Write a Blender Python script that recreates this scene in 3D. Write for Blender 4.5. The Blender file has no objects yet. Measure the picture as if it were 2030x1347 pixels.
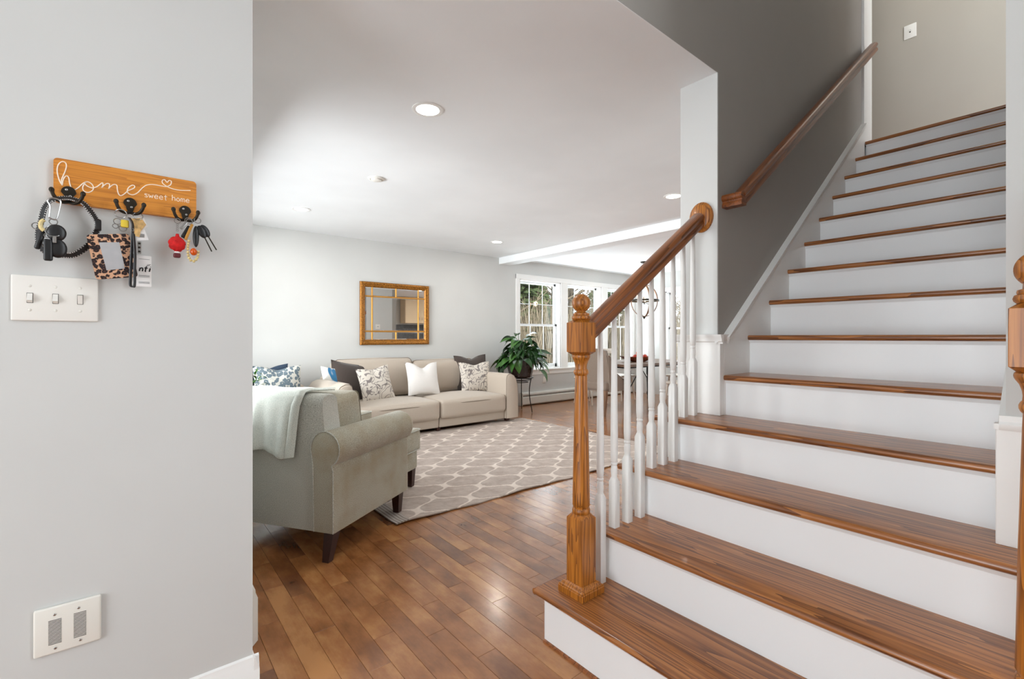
import bpy, bmesh, math, random
from mathutils import Vector, Matrix
import numpy as np
random.seed(7)
PI = math.pi
SC = bpy.context.scene
COL = SC.collection

# ------------------------------------------------------------------ camera
YAW = 0.8869
cam_d = bpy.data.cameras.new('camera')
cam = bpy.data.objects.new('camera', cam_d)
COL.objects.link(cam)
cam.location = (0, 0, 1.1727)
cam.rotation_euler = (PI/2, 0, YAW - PI/2)
cam_d.sensor_width = 36
cam_d.lens = 36*924.02/2030
cam_d.shift_y = -(673.5-668.52)/2030
cam_d.clip_start = 0.02
cam_d.clip_end = 300
SC.camera = cam

# ------------------------------------------------------------------ exposure
SC.view_settings.view_transform = 'Standard'
SC.view_settings.look = 'None'
SC.view_settings.gamma = 1
SC.view_settings.use_curve_mapping = False
SC.view_settings.exposure = 0.0
SC.cycles.max_bounces = 10
SC.cycles.diffuse_bounces = 6
SC.cycles.glossy_bounces = 4
SC.cycles.transmission_bounces = 6
SC.cycles.transparent_max_bounces = 8
SC.cycles.caustics_reflective = False
SC.cycles.caustics_refractive = False
SC.cycles.sample_clamp_indirect = 4.0

# ------------------------------------------------------------------ sky
W = bpy.data.worlds.new('world')
SC.world = W
W.use_nodes = True
wn = W.node_tree.nodes
wn['Background'].inputs[0].default_value = (0.90, 0.955, 1.0, 1)
wn['Background'].inputs[1].default_value = 5.5

# ------------------------------------------------------------------ large lights (daylight through openings, added fill lamps)
def area(name, loc, rot, sx, sy, power, col=(1, 1, 1), portal=False):
    l = bpy.data.lights.new(name, 'AREA')
    l.shape = 'RECTANGLE'; l.size = sx; l.size_y = sy; l.energy = power; l.color = col
    if portal: l.cycles.is_portal = True
    o = bpy.data.objects.new(name, l); COL.objects.link(o)
    o.location = loc; o.rotation_euler = rot
    return o
# the glazed entry behind the camera (facing +x)
area('entry_daylight', (-2.6, 0.15, 1.25), (0, -PI/2, 0), 2.2, 1.8, 22, (0.97, 0.99, 1))
# unseen lamp added to brighten the kitchen
area('kitchen_fill', (7.5, 0.2, 2.44), (0, 0, 0), 1.2, 0.6, 55, (1, 0.93, 0.84))
# upper hall window over the foyer (facing down and in)
area('upper_daylight', (-2.5, 0.0, 4.2), (0, -PI/2+0.15, 0), 0.8, 1.4, 4, (0.98, 0.99, 1))
area('upper_hall_fill', (5.2, 0.6, 5.1), (0, 0, 0), 0.5, 0.5, 4, (1, 0.86, 0.66))  # unseen lamp added to light the upper hall
# unseen fill light for the living room, behind an added side wall opening
area('living_fill', (-2.3, 4.2, 1.3), (0, -PI/2, 0), 2.2, 4.0, 430, (0.96, 0.985, 1))
# hidden fill added below the far windows, standing in for light off snow
area('snow_bounce_fill', (6.7, 7.05, 0.02), (-math.radians(131), 0, 0), 3.2, 0.9, 140, (0.97, 0.99, 1))

# ------------------------------------------------------------------ colours
def s2l(c):
    r = []
    for v in c[:3]:
        v = v/255.0
        r.append(v/12.92 if v <= 0.04045 else ((v+0.055)/1.055)**2.4)
    return (r[0], r[1], r[2], 1)

def new_mat(name):
    m = bpy.data.materials.new(name); m.use_nodes = True
    nt = m.node_tree
    b = nt.nodes['Principled BSDF']
    return m, nt, b
def N(nt, typ, **kw):
    n = nt.nodes.new(typ)
    for k, v in kw.items():
        if k.startswith('_'): setattr(n, k[1:], v)
        else:
            n.inputs[k.replace('__', ' ')].default_value = v
    return n
def ramp(nt, stops):
    n = nt.nodes.new('ShaderNodeValToRGB')
    e = n.color_ramp.elements
    while len(e) < len(stops): e.new(0.5)
    for i, (p, c) in enumerate(stops):
        e[i].position = p; e[i].color = c
    return n
def coords(nt, scale=(1, 1, 1), rot=(0, 0, 0), space='Object'):
    tc = nt.nodes.new('ShaderNodeTexCoord')
    mp = nt.nodes.new('ShaderNodeMapping')
    mp.inputs['Scale'].default_value = scale
    mp.inputs['Rotation'].default_value = rot
    nt.links.new(tc.outputs[space], mp.inputs[0])
    return mp
def bump(nt, b, src, strength, dist=0.001):
    n = nt.nodes.new('ShaderNodeBump')
    n.inputs['Strength'].default_value = strength
    n.inputs['Distance'].default_value = dist
    nt.links.new(src, n.inputs['Height'])
    nt.links.new(n.outputs[0], b.inputs['Normal'])

def mat_paint(name, rgb, rough=0.6, var=0.03, bmp=0.05, spec=0.4):
    m, nt, b = new_mat(name)
    mp = coords(nt, (1.3, 1.3, 1.3))
    nz = N(nt, 'ShaderNodeTexNoise', Scale=1.0, Detail=3.0)
    nt.links.new(mp.outputs[0], nz.inputs['Vector'])
    c = s2l(rgb)
    r = ramp(nt, [(0.35, tuple(v*(1-var) for v in c[:3])+(1,)), (0.65, tuple(min(1, v*(1+var)) for v in c[:3])+(1,))])
    nt.links.new(nz.outputs['Fac'], r.inputs[0])
    nt.links.new(r.outputs[0], b.inputs['Base Color'])
    b.inputs['Roughness'].default_value = rough
    b.inputs['Specular IOR Level'].default_value = spec
    if bmp:
        n2 = N(nt, 'ShaderNodeTexNoise', Scale=320.0, Detail=2.0)
        mp2 = coords(nt)
        nt.links.new(mp2.outputs[0], n2.inputs['Vector'])
        bump(nt, b, n2.outputs['Fac'], bmp, 0.001)
    return m

def mat_plain(name, rgb, rough=0.5, metal=0.0, spec=0.5, coat=0.0, noise=0.0, nscale=40):
    m, nt, b = new_mat(name)
    c = s2l(rgb)
    b.inputs['Base Color'].default_value = c
    b.inputs['Roughness'].default_value = rough
    b.inputs['Metallic'].default_value = metal
    b.inputs['Specular IOR Level'].default_value = spec
    b.inputs['Coat Weight'].default_value = coat
    if noise:
        nz = N(nt, 'ShaderNodeTexNoise', Scale=nscale, Detail=4.0)
        mp = coords(nt); nt.links.new(mp.outputs[0], nz.inputs['Vector'])
        r = ramp(nt, [(0.3, tuple(v*(1-noise) for v in c[:3])+(1,)), (0.7, tuple(min(1, v*(1+noise)) for v in c[:3])+(1,))])
        nt.links.new(nz.outputs['Fac'], r.inputs[0]); nt.links.new(r.outputs[0], b.inputs['Base Color'])
    return m

def mat_oak(name, dark, mid, light, axis='y', rough=0.3, scale=1.0, coat=0.3, rings=14.0):
    """stained oak: long cathedral grain running along the given axis"""
    m, nt, b = new_mat(name)
    st = {'x': (0.45, 8, 8), 'y': (8, 0.45, 8), 'z': (8, 8, 0.45)}[axis]
    st = tuple(v*scale for v in st)
    oi = nt.nodes.new('ShaderNodeObjectInfo')
    mul = nt.nodes.new('ShaderNodeMath'); mul.operation = 'MULTIPLY'; mul.inputs[1].default_value = 17.0
    nt.links.new(oi.outputs['Random'], mul.inputs[0])
    mp = coords(nt, st)
    add = nt.nodes.new('ShaderNodeVectorMath'); add.operation = 'ADD'
    nt.links.new(mp.outputs[0], add.inputs[0]); nt.links.new(mul.outputs[0], add.inputs[1])
    n1 = N(nt, 'ShaderNodeTexNoise', Scale=1.0, Detail=3.0, Roughness=0.55)
    n1.inputs['Distortion'].default_value = 0.15
    nt.links.new(add.outputs[0], n1.inputs['Vector'])
    # contour lines of the noise give cathedral figures
    m1 = nt.nodes.new('ShaderNodeMath'); m1.operation = 'MULTIPLY'; m1.inputs[1].default_value = rings
    nt.links.new(n1.outputs['Fac'], m1.inputs[0])
    fr = nt.nodes.new('ShaderNodeMath'); fr.operation = 'FRACT'
    nt.links.new(m1.outputs[0], fr.inputs[0])
    st2 = {'x': (6, 300, 300), 'y': (300, 6, 300), 'z': (300, 300, 6)}[axis]
    mp2 = coords(nt, st2)
    n2 = N(nt, 'ShaderNodeTexNoise', Scale=1.0, Detail=2.0)
    nt.links.new(mp2.outputs[0], n2.inputs['Vector'])
    mx = nt.nodes.new('ShaderNodeMath'); mx.operation = 'MULTIPLY_ADD'; mx.inputs[1].default_value = 0.5
    nt.links.new(fr.outputs[0], mx.inputs[0])
    m3 = nt.nodes.new('ShaderNodeMath'); m3.operation = 'MULTIPLY'; m3.inputs[1].default_value = 0.62
    nt.links.new(n2.outputs['Fac'], m3.inputs[0]); nt.links.new(m3.outputs[0], mx.inputs[2])
    r = ramp(nt, [(0.16, s2l(light)), (0.5, s2l(mid)), (0.86, s2l(dark))])
    nt.links.new(mx.outputs[0], r.inputs[0])
    nt.links.new(r.outputs[0], b.inputs['Base Color'])
    b.inputs['Roughness'].default_value = rough
    b.inputs['Coat Weight'].default_value = coat
    b.inputs['Coat Roughness'].default_value = 0.12
    bump(nt, b, n2.outputs['Fac'], 0.12, 0.0006)
    return m

def mat_floor():
    """maple strip floor: each strip its own tone, cloudy stain, dark knots"""
    m, nt, b = new_mat('floor_strip_stain')
    at = nt.nodes.new('ShaderNodeAttribute'); at.attribute_name = 'tone'
    mp = coords(nt, (7, 3.4, 7))
    sc = nt.nodes.new('ShaderNodeVectorMath'); sc.operation = 'SCALE'; sc.inputs['Scale'].default_value = 31.0
    nt.links.new(at.outputs['Color'], sc.inputs[0])
    add = nt.nodes.new('ShaderNodeVectorMath'); add.operation = 'ADD'
    nt.links.new(mp.outputs[0], add.inputs[0]); nt.links.new(sc.outputs[0], add.inputs[1])
    n1 = N(nt, 'ShaderNodeTexNoise', Scale=1.0, Detail=5.0, Roughness=0.6)
    nt.links.new(add.outputs[0], n1.inputs['Vector'])
    mp2 = coords(nt, (120, 9, 120))
    n2 = N(nt, 'ShaderNodeTexNoise', Scale=1.0, Detail=3.0)
    nt.links.new(mp2.outputs[0], n2.inputs['Vector'])
    sep = nt.nodes.new('ShaderNodeSeparateColor'); nt.links.new(at.outputs['Color'], sep.inputs[0])
    # value = 0.5*noise + 0.3*tone + 0.15*fine
    a1 = nt.nodes.new('ShaderNodeMath'); a1.operation = 'MULTIPLY_ADD'; a1.inputs[1].default_value = 1.15
    nt.links.new(n1.outputs['Fac'], a1.inputs[0])
    a2 = nt.nodes.new('ShaderNodeMath'); a2.operation = 'MULTIPLY_ADD'; a2.inputs[1].default_value = 0.30; a2.inputs[2].default_value = -0.26
    nt.links.new(sep.outputs[0], a2.inputs[0]); nt.links.new(a2.outputs[0], a1.inputs[2])
    a3 = nt.nodes.new('ShaderNodeMath'); a3.operation = 'MULTIPLY_ADD'; a3.inputs[1].default_value = 0.10
    nt.links.new(n2.outputs['Fac'], a3.inputs[0]); nt.links.new(a1.outputs[0], a3.inputs[2])
    r = ramp(nt, [(0.12, s2l((92, 54, 32))), (0.38, s2l((128, 80, 46))), (0.56, s2l((154, 100, 58))), (0.78, s2l((184, 130, 80)))])
    nt.links.new(a3.outputs[0], r.inputs[0])
    nt.links.new(r.outputs[0], b.inputs['Base Color'])
    b.inputs['Roughness'].default_value = 0.26
    b.inputs['Specular IOR Level'].default_value = 0.5
    b.inputs['Coat Weight'].default_value = 0.4
    b.inputs['Coat Roughness'].default_value = 0.16
    mp3 = coords(nt, (18, 9, 18))
    n3 = N(nt, 'ShaderNodeTexNoise', Scale=1.0, Detail=2.0)
    nt.links.new(mp3.outputs[0], n3.inputs['Vector'])
    bump(nt, b, n3.outputs['Fac'], 0.10, 0.001)
    return m

def mat_fabric(name, c1, c2, scale=500, rough=0.95, patch=0.0, patchcol=None):
    m, nt, b = new_mat(name)
    mp = coords(nt)
    n1 = N(nt, 'ShaderNodeTexNoise', Scale=scale, Detail=2.0)
    nt.links.new(mp.outputs[0], n1.inputs['Vector'])
    r = ramp(nt, [(0.38, s2l(c1)), (0.62, s2l(c2))])
    nt.links.new(n1.outputs['Fac'], r.inputs[0])
    out = r.outputs[0]
    if patchcol:
        n2 = N(nt, 'ShaderNodeTexNoise', Scale=6.0, Detail=3.0)
        nt.links.new(mp.outputs[0], n2.inputs['Vector'])
        r2 = ramp(nt, [(0.42, (0, 0, 0, 1)), (0.7, (patch, patch, patch, 1))])
        nt.links.new(n2.outputs['Fac'], r2.inputs[0])
        mx = nt.nodes.new('ShaderNodeMix'); mx.data_type = 'RGBA'
        nt.links.new(r2.outputs[0], mx.inputs['Factor']); nt.links.new(out, mx.inputs['A'])
        mx.inputs['B'].default_value = s2l(patchcol); out = mx.outputs['Result']
    nt.links.new(out, b.inputs['Base Color'])
    b.inputs['Roughness'].default_value = rough
    b.inputs['Specular IOR Level'].default_value = 0.15
    b.inputs['Sheen Weight'].default_value = 0.25
    bump(nt, b, n1.outputs['Fac'], 0.35, 0.001)
    return m

def mat_scroll(name, base, ink, scale=9.0):
    """printed scrolling pattern on cloth: contour bands of a warped noise"""
    m, nt, b = new_mat(name)
    mp = coords(nt)
    n1 = N(nt, 'ShaderNodeTexNoise', Scale=scale, Detail=1.0); n1.inputs['Distortion'].default_value = 1.1
    nt.links.new(mp.outputs[0], n1.inputs['Vector'])
    k = nt.nodes.new('ShaderNodeMath'); k.operation = 'MULTIPLY'; k.inputs[1].default_value = 5.0
    nt.links.new(n1.outputs['Fac'], k.inputs[0])
    fr = nt.nodes.new('ShaderNodeMath'); fr.operation = 'FRACT'; nt.links.new(k.outputs[0], fr.inputs[0])
    r = ramp(nt, [(0.30, s2l(base)), (0.36, s2l(ink)), (0.56, s2l(ink)), (0.62, s2l(base))])
    nt.links.new(fr.outputs[0], r.inputs[0])
    nt.links.new(r.outputs[0], b.inputs['Base Color'])
    b.inputs['Roughness'].default_value = 0.95
    return m

def mat_voronoi_print(name, base, ink, ring, scale):
    m, nt, b = new_mat(name)
    mp = coords(nt)
    nz = N(nt, 'ShaderNodeTexNoise', Scale=scale*1.2, Detail=2.0)
    nt.links.new(mp.outputs[0], nz.inputs['Vector'])
    ad = nt.nodes.new('ShaderNodeVectorMath'); ad.operation = 'MULTIPLY_ADD'
    ad.inputs[1].default_value = (0.9/scale,)*3
    nt.links.new(nz.outputs['Color'], ad.inputs[0]); nt.links.new(mp.outputs[0], ad.inputs[2])
    v = N(nt, 'ShaderNodeTexVoronoi', Scale=scale)
    nt.links.new(ad.outputs[0], v.inputs['Vector'])
    r = ramp(nt, [(0.10, s2l(ring)), (0.22, s2l(ink)), (0.52, s2l(ink)), (0.60, s2l(base))])
    nt.links.new(v.outputs['Distance'], r.inputs[0])
    nt.links.new(r.outputs[0], b.inputs['Base Color'])
    b.inputs['Roughness'].default_value = 0.9
    return m

def mat_rug():
    m, nt, b = new_mat('rug_trellis')
    tc = nt.nodes.new('ShaderNodeTexCoord')
    sep = nt.nodes.new('ShaderNodeSeparateXYZ'); nt.links.new(tc.outputs['Object'], sep.inputs[0])
    def M(op, a, bb=None, c=None):
        n = nt.nodes.new('ShaderNodeMath'); n.operation = op
        for i, v in enumerate((a, bb, c)):
            if v is None: continue
            if isinstance(v, (int, float)): n.inputs[i].default_value = v
            else: nt.links.new(v, n.inputs[i])
        return n.outputs[0]
    nz = N(nt, 'ShaderNodeTexNoise', Scale=60.0, Detail=1.0); nt.links.new(tc.outputs['Object'], nz.inputs['Vector'])
    jit = M('MULTIPLY_ADD', nz.outputs['Fac'], 0.25, -0.125)
    u = M('ADD', M('MULTIPLY', M('SUBTRACT', sep.outputs[0], RUG_U0), 2*PI/0.42), jit)
    v = M('ADD', M('MULTIPLY', M('SUBTRACT', sep.outputs[1], RUG_V0), 2*PI/0.352), jit)
    u2 = M('MULTIPLY_ADD', M('SINE', M('MULTIPLY', u, 2.0)), 0.24, u)
    v2 = M('MULTIPLY_ADD', M('SINE', M('MULTIPLY', v, 2.0)), -0.24, v)
    f = M('ABSOLUTE', M('ADD', M('COSINE', u2), M('COSINE', v2)))
    # steps in the band edge like woven pixels
    n2 = N(nt, 'ShaderNodeTexNoise', Scale=9.0, Detail=4.0, Roughness=0.7); nt.links.new(tc.outputs['Object'], n2.inputs['Vector'])
    band = ramp(nt, [(0.12, (1, 1, 1, 1)), (0.24, (0, 0, 0, 1))]); nt.links.new(f, band.inputs[0])
    c1 = ramp(nt, [(0.3, s2l((170, 156, 147))), (0.7, s2l((196, 184, 175)))]); nt.links.new(n2.outputs['Fac'], c1.inputs[0])
    c2 = ramp(nt, [(0.3, s2l((212, 200, 190))), (0.7, s2l((232, 222, 212)))]); nt.links.new(n2.outputs['Fac'], c2.inputs[0])
    mx = nt.nodes.new('ShaderNodeMix'); mx.data_type = 'RGBA'
    nt.links.new(band.outputs[0], mx.inputs['Factor']); nt.links.new(c1.outputs[0], mx.inputs['A']); nt.links.new(c2.outputs[0], mx.inputs['B'])
    # plain border stripes at the short end
    edge = M('SUBTRACT', sep.outputs[0], 0.0)
    lt = M('LESS_THAN', edge, 0.10)
    stripe = M('GREATER_THAN', M('SINE', M('MULTIPLY', edge, 2*PI/0.022)), 0.2)
    c3 = nt.nodes.new('ShaderNodeMix'); c3.data_type = 'RGBA'
    nt.links.new(stripe, c3.inputs['Factor']); c3.inputs['A'].default_value = s2l((150, 140, 134)); c3.inputs['B'].default_value = s2l((186, 180, 172))
    mx2 = nt.nodes.new('ShaderNodeMix'); mx2.data_type = 'RGBA'
    nt.links.new(lt, mx2.inputs['Factor']); nt.links.new(mx.outputs['Result'], mx2.inputs['A']); nt.links.new(c3.outputs['Result'], mx2.inputs['B'])
    nt.links.new(mx2.outputs['Result'], b.inputs['Base Color'])
    b.inputs['Roughness'].default_value = 1.0
    b.inputs['Specular IOR Level'].default_value = 0.05
    n3 = N(nt, 'ShaderNodeTexNoise', Scale=350.0, Detail=1.0); nt.links.new(tc.outputs['Object'], n3.inputs['Vector'])
    bump(nt, b, n3.outputs['Fac'], 0.5, 0.002)
    return m

def mat_emit(name, rgb, strength):
    m, nt, b = new_mat(name)
    b.inputs['Base Color'].default_value = (0.9, 0.9, 0.9, 1)
    b.inputs['Emission Color'].default_value = s2l(rgb)
    b.inputs['Emission Strength'].default_value = strength
    return m

def mat_glass(name):
    m = bpy.data.materials.new(name); m.use_nodes = True
    nt = m.node_tree; nt.nodes.clear()
    out = nt.nodes.new('ShaderNodeOutputMaterial')
    tr = nt.nodes.new('ShaderNodeBsdfTransparent'); tr.inputs[0].default_value = (0.96, 0.98, 0.98, 1)
    gl = nt.nodes.new('ShaderNodeBsdfGlossy'); gl.inputs['Roughness'].default_value = 0.02
    fr = nt.nodes.new('ShaderNodeFresnel'); fr.inputs[0].default_value = 1.45
    mx = nt.nodes.new('ShaderNodeMixShader')
    ge = nt.nodes.new('ShaderNodeNewGeometry'); sb = nt.nodes.new('ShaderNodeMath'); sb.operation = 'SUBTRACT'; sb.inputs[0].default_value = 1.0
    ml = nt.nodes.new('ShaderNodeMath'); ml.operation = 'MULTIPLY'
    nt.links.new(ge.outputs['Backfacing'], sb.inputs[1]); nt.links.new(sb.outputs[0], ml.inputs[0]); nt.links.new(fr.outputs[0], ml.inputs[1])
    nt.links.new(ml.outputs[0], mx.inputs[0]); nt.links.new(tr.outputs[0], mx.inputs[1]); nt.links.new(gl.outputs[0], mx.inputs[2])
    nt.links.new(mx.outputs[0], out.inputs[0])
    return m

RUG_U0 = 0.0; RUG_V0 = 0.0   # phase of the trellis, set with the rug below
RUG_X0, RUG_Y0, RUG_LX, RUG_LY = 1.27, 2.69, 3.08, 2.42
RUG_U0 = 1.90+0.21-RUG_X0; RUG_V0 = 3.164-RUG_Y0

M = {}
M['wall'] = mat_paint('wall_light_grey', (204, 205, 203), 0.65)
M['wall_stair'] = mat_paint('wall_deep_grey', (158, 153, 147), 0.6)
M['wall_hall'] = mat_paint('wall_hall_greige', (172, 166, 155), 0.6)
M['ceiling'] = mat_paint('ceiling_white', (236, 239, 241), 0.8)
M['trim'] = mat_paint('trim_white_gloss', (238, 238, 236), 0.32, 0.01, 0.0)
M['riser'] = mat_paint('riser_white', (236, 238, 239), 0.35, 0.012, 0.0)
M['plate'] = mat_plain('plate_white', (232, 230, 224), 0.35)
M['plate_cream'] = mat_plain('plate_cream', (228, 226, 218), 0.45)
M['dark'] = mat_plain('dark_gap', (26, 22, 20), 0.9)
M['slot'] = mat_plain('slot_shadow', (60, 56, 50), 0.9)
M['floor'] = mat_floor()
M['subfloor'] = mat_plain('subfloor_dark', (34, 20, 12), 0.9)
M['tread'] = mat_oak('oak_tread', (90, 48, 22), (152, 94, 48), (180, 120, 66), 'y', 0.28, 1.0, 0.35)
M['newel'] = mat_oak('oak_newel', (104, 56, 14), (172, 104, 32), (192, 124, 46), 'z', 0.38, 1.6, 0.08)
M['rail'] = mat_oak('oak_rail', (98, 54, 24), (142, 82, 40), (166, 102, 56), 'x', 0.3, 1.0, 0.3)
M['rail2'] = mat_oak('oak_wall_rail', (84, 42, 16), (124, 68, 28), (142, 80, 34), 'x', 0.36, 1.0, 0.1)
M['board'] = mat_oak('pine_board', (178, 108, 30), (206, 132, 40), (214, 142, 50), 'x', 0.5, 2.6, 0.1)
M['letter'] = mat_plain('letter_white', (245, 232, 214), 0.7)
M['iron'] = mat_plain('dark_bronze', (50, 44, 36), 0.45, 0.7)
M['steel'] = mat_plain('steel', (170, 168, 166), 0.28, 1.0)
M['blackplastic'] = mat_plain('black_plastic', (22, 22, 24), 0.35)
M['blackleather'] = mat_plain('black_leather', (28, 28, 30), 0.45, noise=0.2, nscale=300)
M['leopard'] = mat_voronoi_print('leopard_print', (206, 160, 128), (38, 26, 28), (92, 58, 46), 95)
M['clear'] = mat_plain('clear_window_plastic', (176, 176, 178), 0.25, noise=0.05)
M['gold'] = mat_plain('gilt_wood', (150, 98, 32), 0.42, 0.5, noise=0.6, nscale=70)
M['gold_bar'] = mat_plain('gilt_bar', (206, 150, 72), 0.3, 0.6)
M['mirror'] = mat_plain('mirror_glass', (225, 225, 222), 0.015, 1.0)
M['sofa'] = mat_fabric('sofa_beige', (176, 164, 150), (196, 184, 170), 700)
M['sofa_pipe'] = mat_fabric('sofa_piping', (118, 106, 93), (134, 122, 108), 700)
M['chair'] = mat_fabric('armchair_sage', (140, 137, 122), (190, 186, 170), 340, 0.95, 0.6, (150, 134, 104))
M['chair_back'] = mat_fabric('armchair_sage_plain', (150, 151, 142), (206, 207, 198), 340)
M['chair_pipe'] = mat_fabric('armchair_piping', (98, 90, 72), (120, 112, 92), 700)
M['darkwood'] = mat_plain('dark_wood_leg', (52, 24, 18), 0.35, noise=0.2)
M['throw'] = mat_fabric('throw_mint', (196, 204, 196), (222, 226, 218), 260)
M['pil_dark'] = mat_fabric('pillow_charcoal', (66, 58, 54), (82, 73, 68), 500)
M['pil_white'] = mat_fabric('pillow_white', (226, 224, 221), (240, 238, 236), 400)
M['pil_scroll'] = mat_scroll('pillow_scroll', (214, 207, 197), (134, 127, 124), 9.0)
M['pil_blue'] = mat_voronoi_print('pillow_blue_floral', (204, 204, 196), (100, 116, 126), (190, 190, 176), 24)
M['pil_navy'] = mat_fabric('pillow_navy', (44, 58, 76), (60, 76, 96), 400)
M['pil_bluestripe'] = mat_scroll('pillow_blue_brush', (228, 230, 228), (60, 128, 176), 3.0)
M['leaf'] = mat_plain('leaf_green', (36, 68, 32), 0.38, noise=0.35, nscale=9)
M['leaf2'] = mat_plain('leaf_green_light', (62, 104, 44), 0.4, noise=0.3, nscale=9)
M['pot'] = mat_plain('pot_brown_glaze', (44, 30, 26), 0.22, noise=0.3, nscale=20)
M['soil'] = mat_plain('soil', (38, 26, 18), 0.95)
M['blackmetal'] = mat_plain('black_metal', (30, 28, 28), 0.45, 0.5)
M['heater'] = mat_paint('heater_white', (226, 225, 218), 0.4, 0.01, 0.0)
M['sash'] = mat_paint('sash_white', (236, 240, 242), 0.35, 0.01, 0.0)
M['glass'] = mat_glass('window_glass')
M['dchair'] = mat_fabric('dining_linen', (124, 110, 99), (148, 134, 122), 500)
M['dwood'] = mat_oak('table_wood', (74, 52, 38), (112, 84, 64), (134, 104, 80), 'x', 0.45, 1.0, 0.1)
M['legwood'] = mat_oak('chair_leg_wood', (96, 68, 48), (130, 98, 74), (146, 114, 88), 'z', 0.5, 1.0, 0.0)
M['palewood'] = mat_plain('pale_chair_wood', (206, 196, 184), 0.5, noise=0.08)
M['bowl'] = mat_oak('bowl_wood', (80, 36, 18), (122, 60, 30), (140, 76, 40), 'x', 0.4, 2.0, 0.1)
M['apple'] = mat_plain('fruit_red', (190, 60, 34), 0.35, noise=0.3, nscale=12)
M['bulb'] = mat_emit('bulb_glow', (255, 190, 120), 12)
M['lamp'] = mat_emit('lamp_glow', (255, 250, 240), 9)
M['rug'] = mat_rug()
M['snow'] = mat_plain('snow', (236, 240, 246), 0.9, noise=0.05, nscale=0.8)
M['bark'] = mat_plain('bark', (84, 74, 64), 0.95, noise=0.3, nscale=6)
M['pine'] = mat_plain('pine_needles', (78, 90, 50), 0.9, noise=0.4, nscale=3)
M['twig'] = mat_plain('twig_brown', (112, 98, 78), 0.95, noise=0.3, nscale=3)
M['cab'] = mat_paint('cabinet_cream', (226, 204, 172), 0.45, 0.02, 0.0)
M['tile'] = mat_plain('backsplash_slate', (84, 84, 88), 0.35, noise=0.4, nscale=14)
M['counter'] = mat_plain('counter_beige', (212, 196, 170), 0.3, noise=0.15, nscale=60)
M['red'] = mat_plain('red_fluff', (196, 14, 14), 0.8, noise=0.2, nscale=120)
M['maroon'] = mat_plain('maroon', (96, 30, 34), 0.6)
M['bead'] = mat_plain('bead_cream', (212, 192, 132), 0.35, noise=0.15, nscale=200)
M['amber'] = mat_plain('amber_orange', (206, 84, 14), 0.2)
M['yellow'] = mat_plain('yellow_tag', (222, 194, 60), 0.5)
M['paper'] = mat_plain('paper_white', (232, 230, 228), 0.6)
M['ink'] = mat_plain('ink_black', (24, 24, 26), 0.6)
M['tan'] = mat_plain('tan_card', (206, 168, 108), 0.6, noise=0.3, nscale=120)

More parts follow.
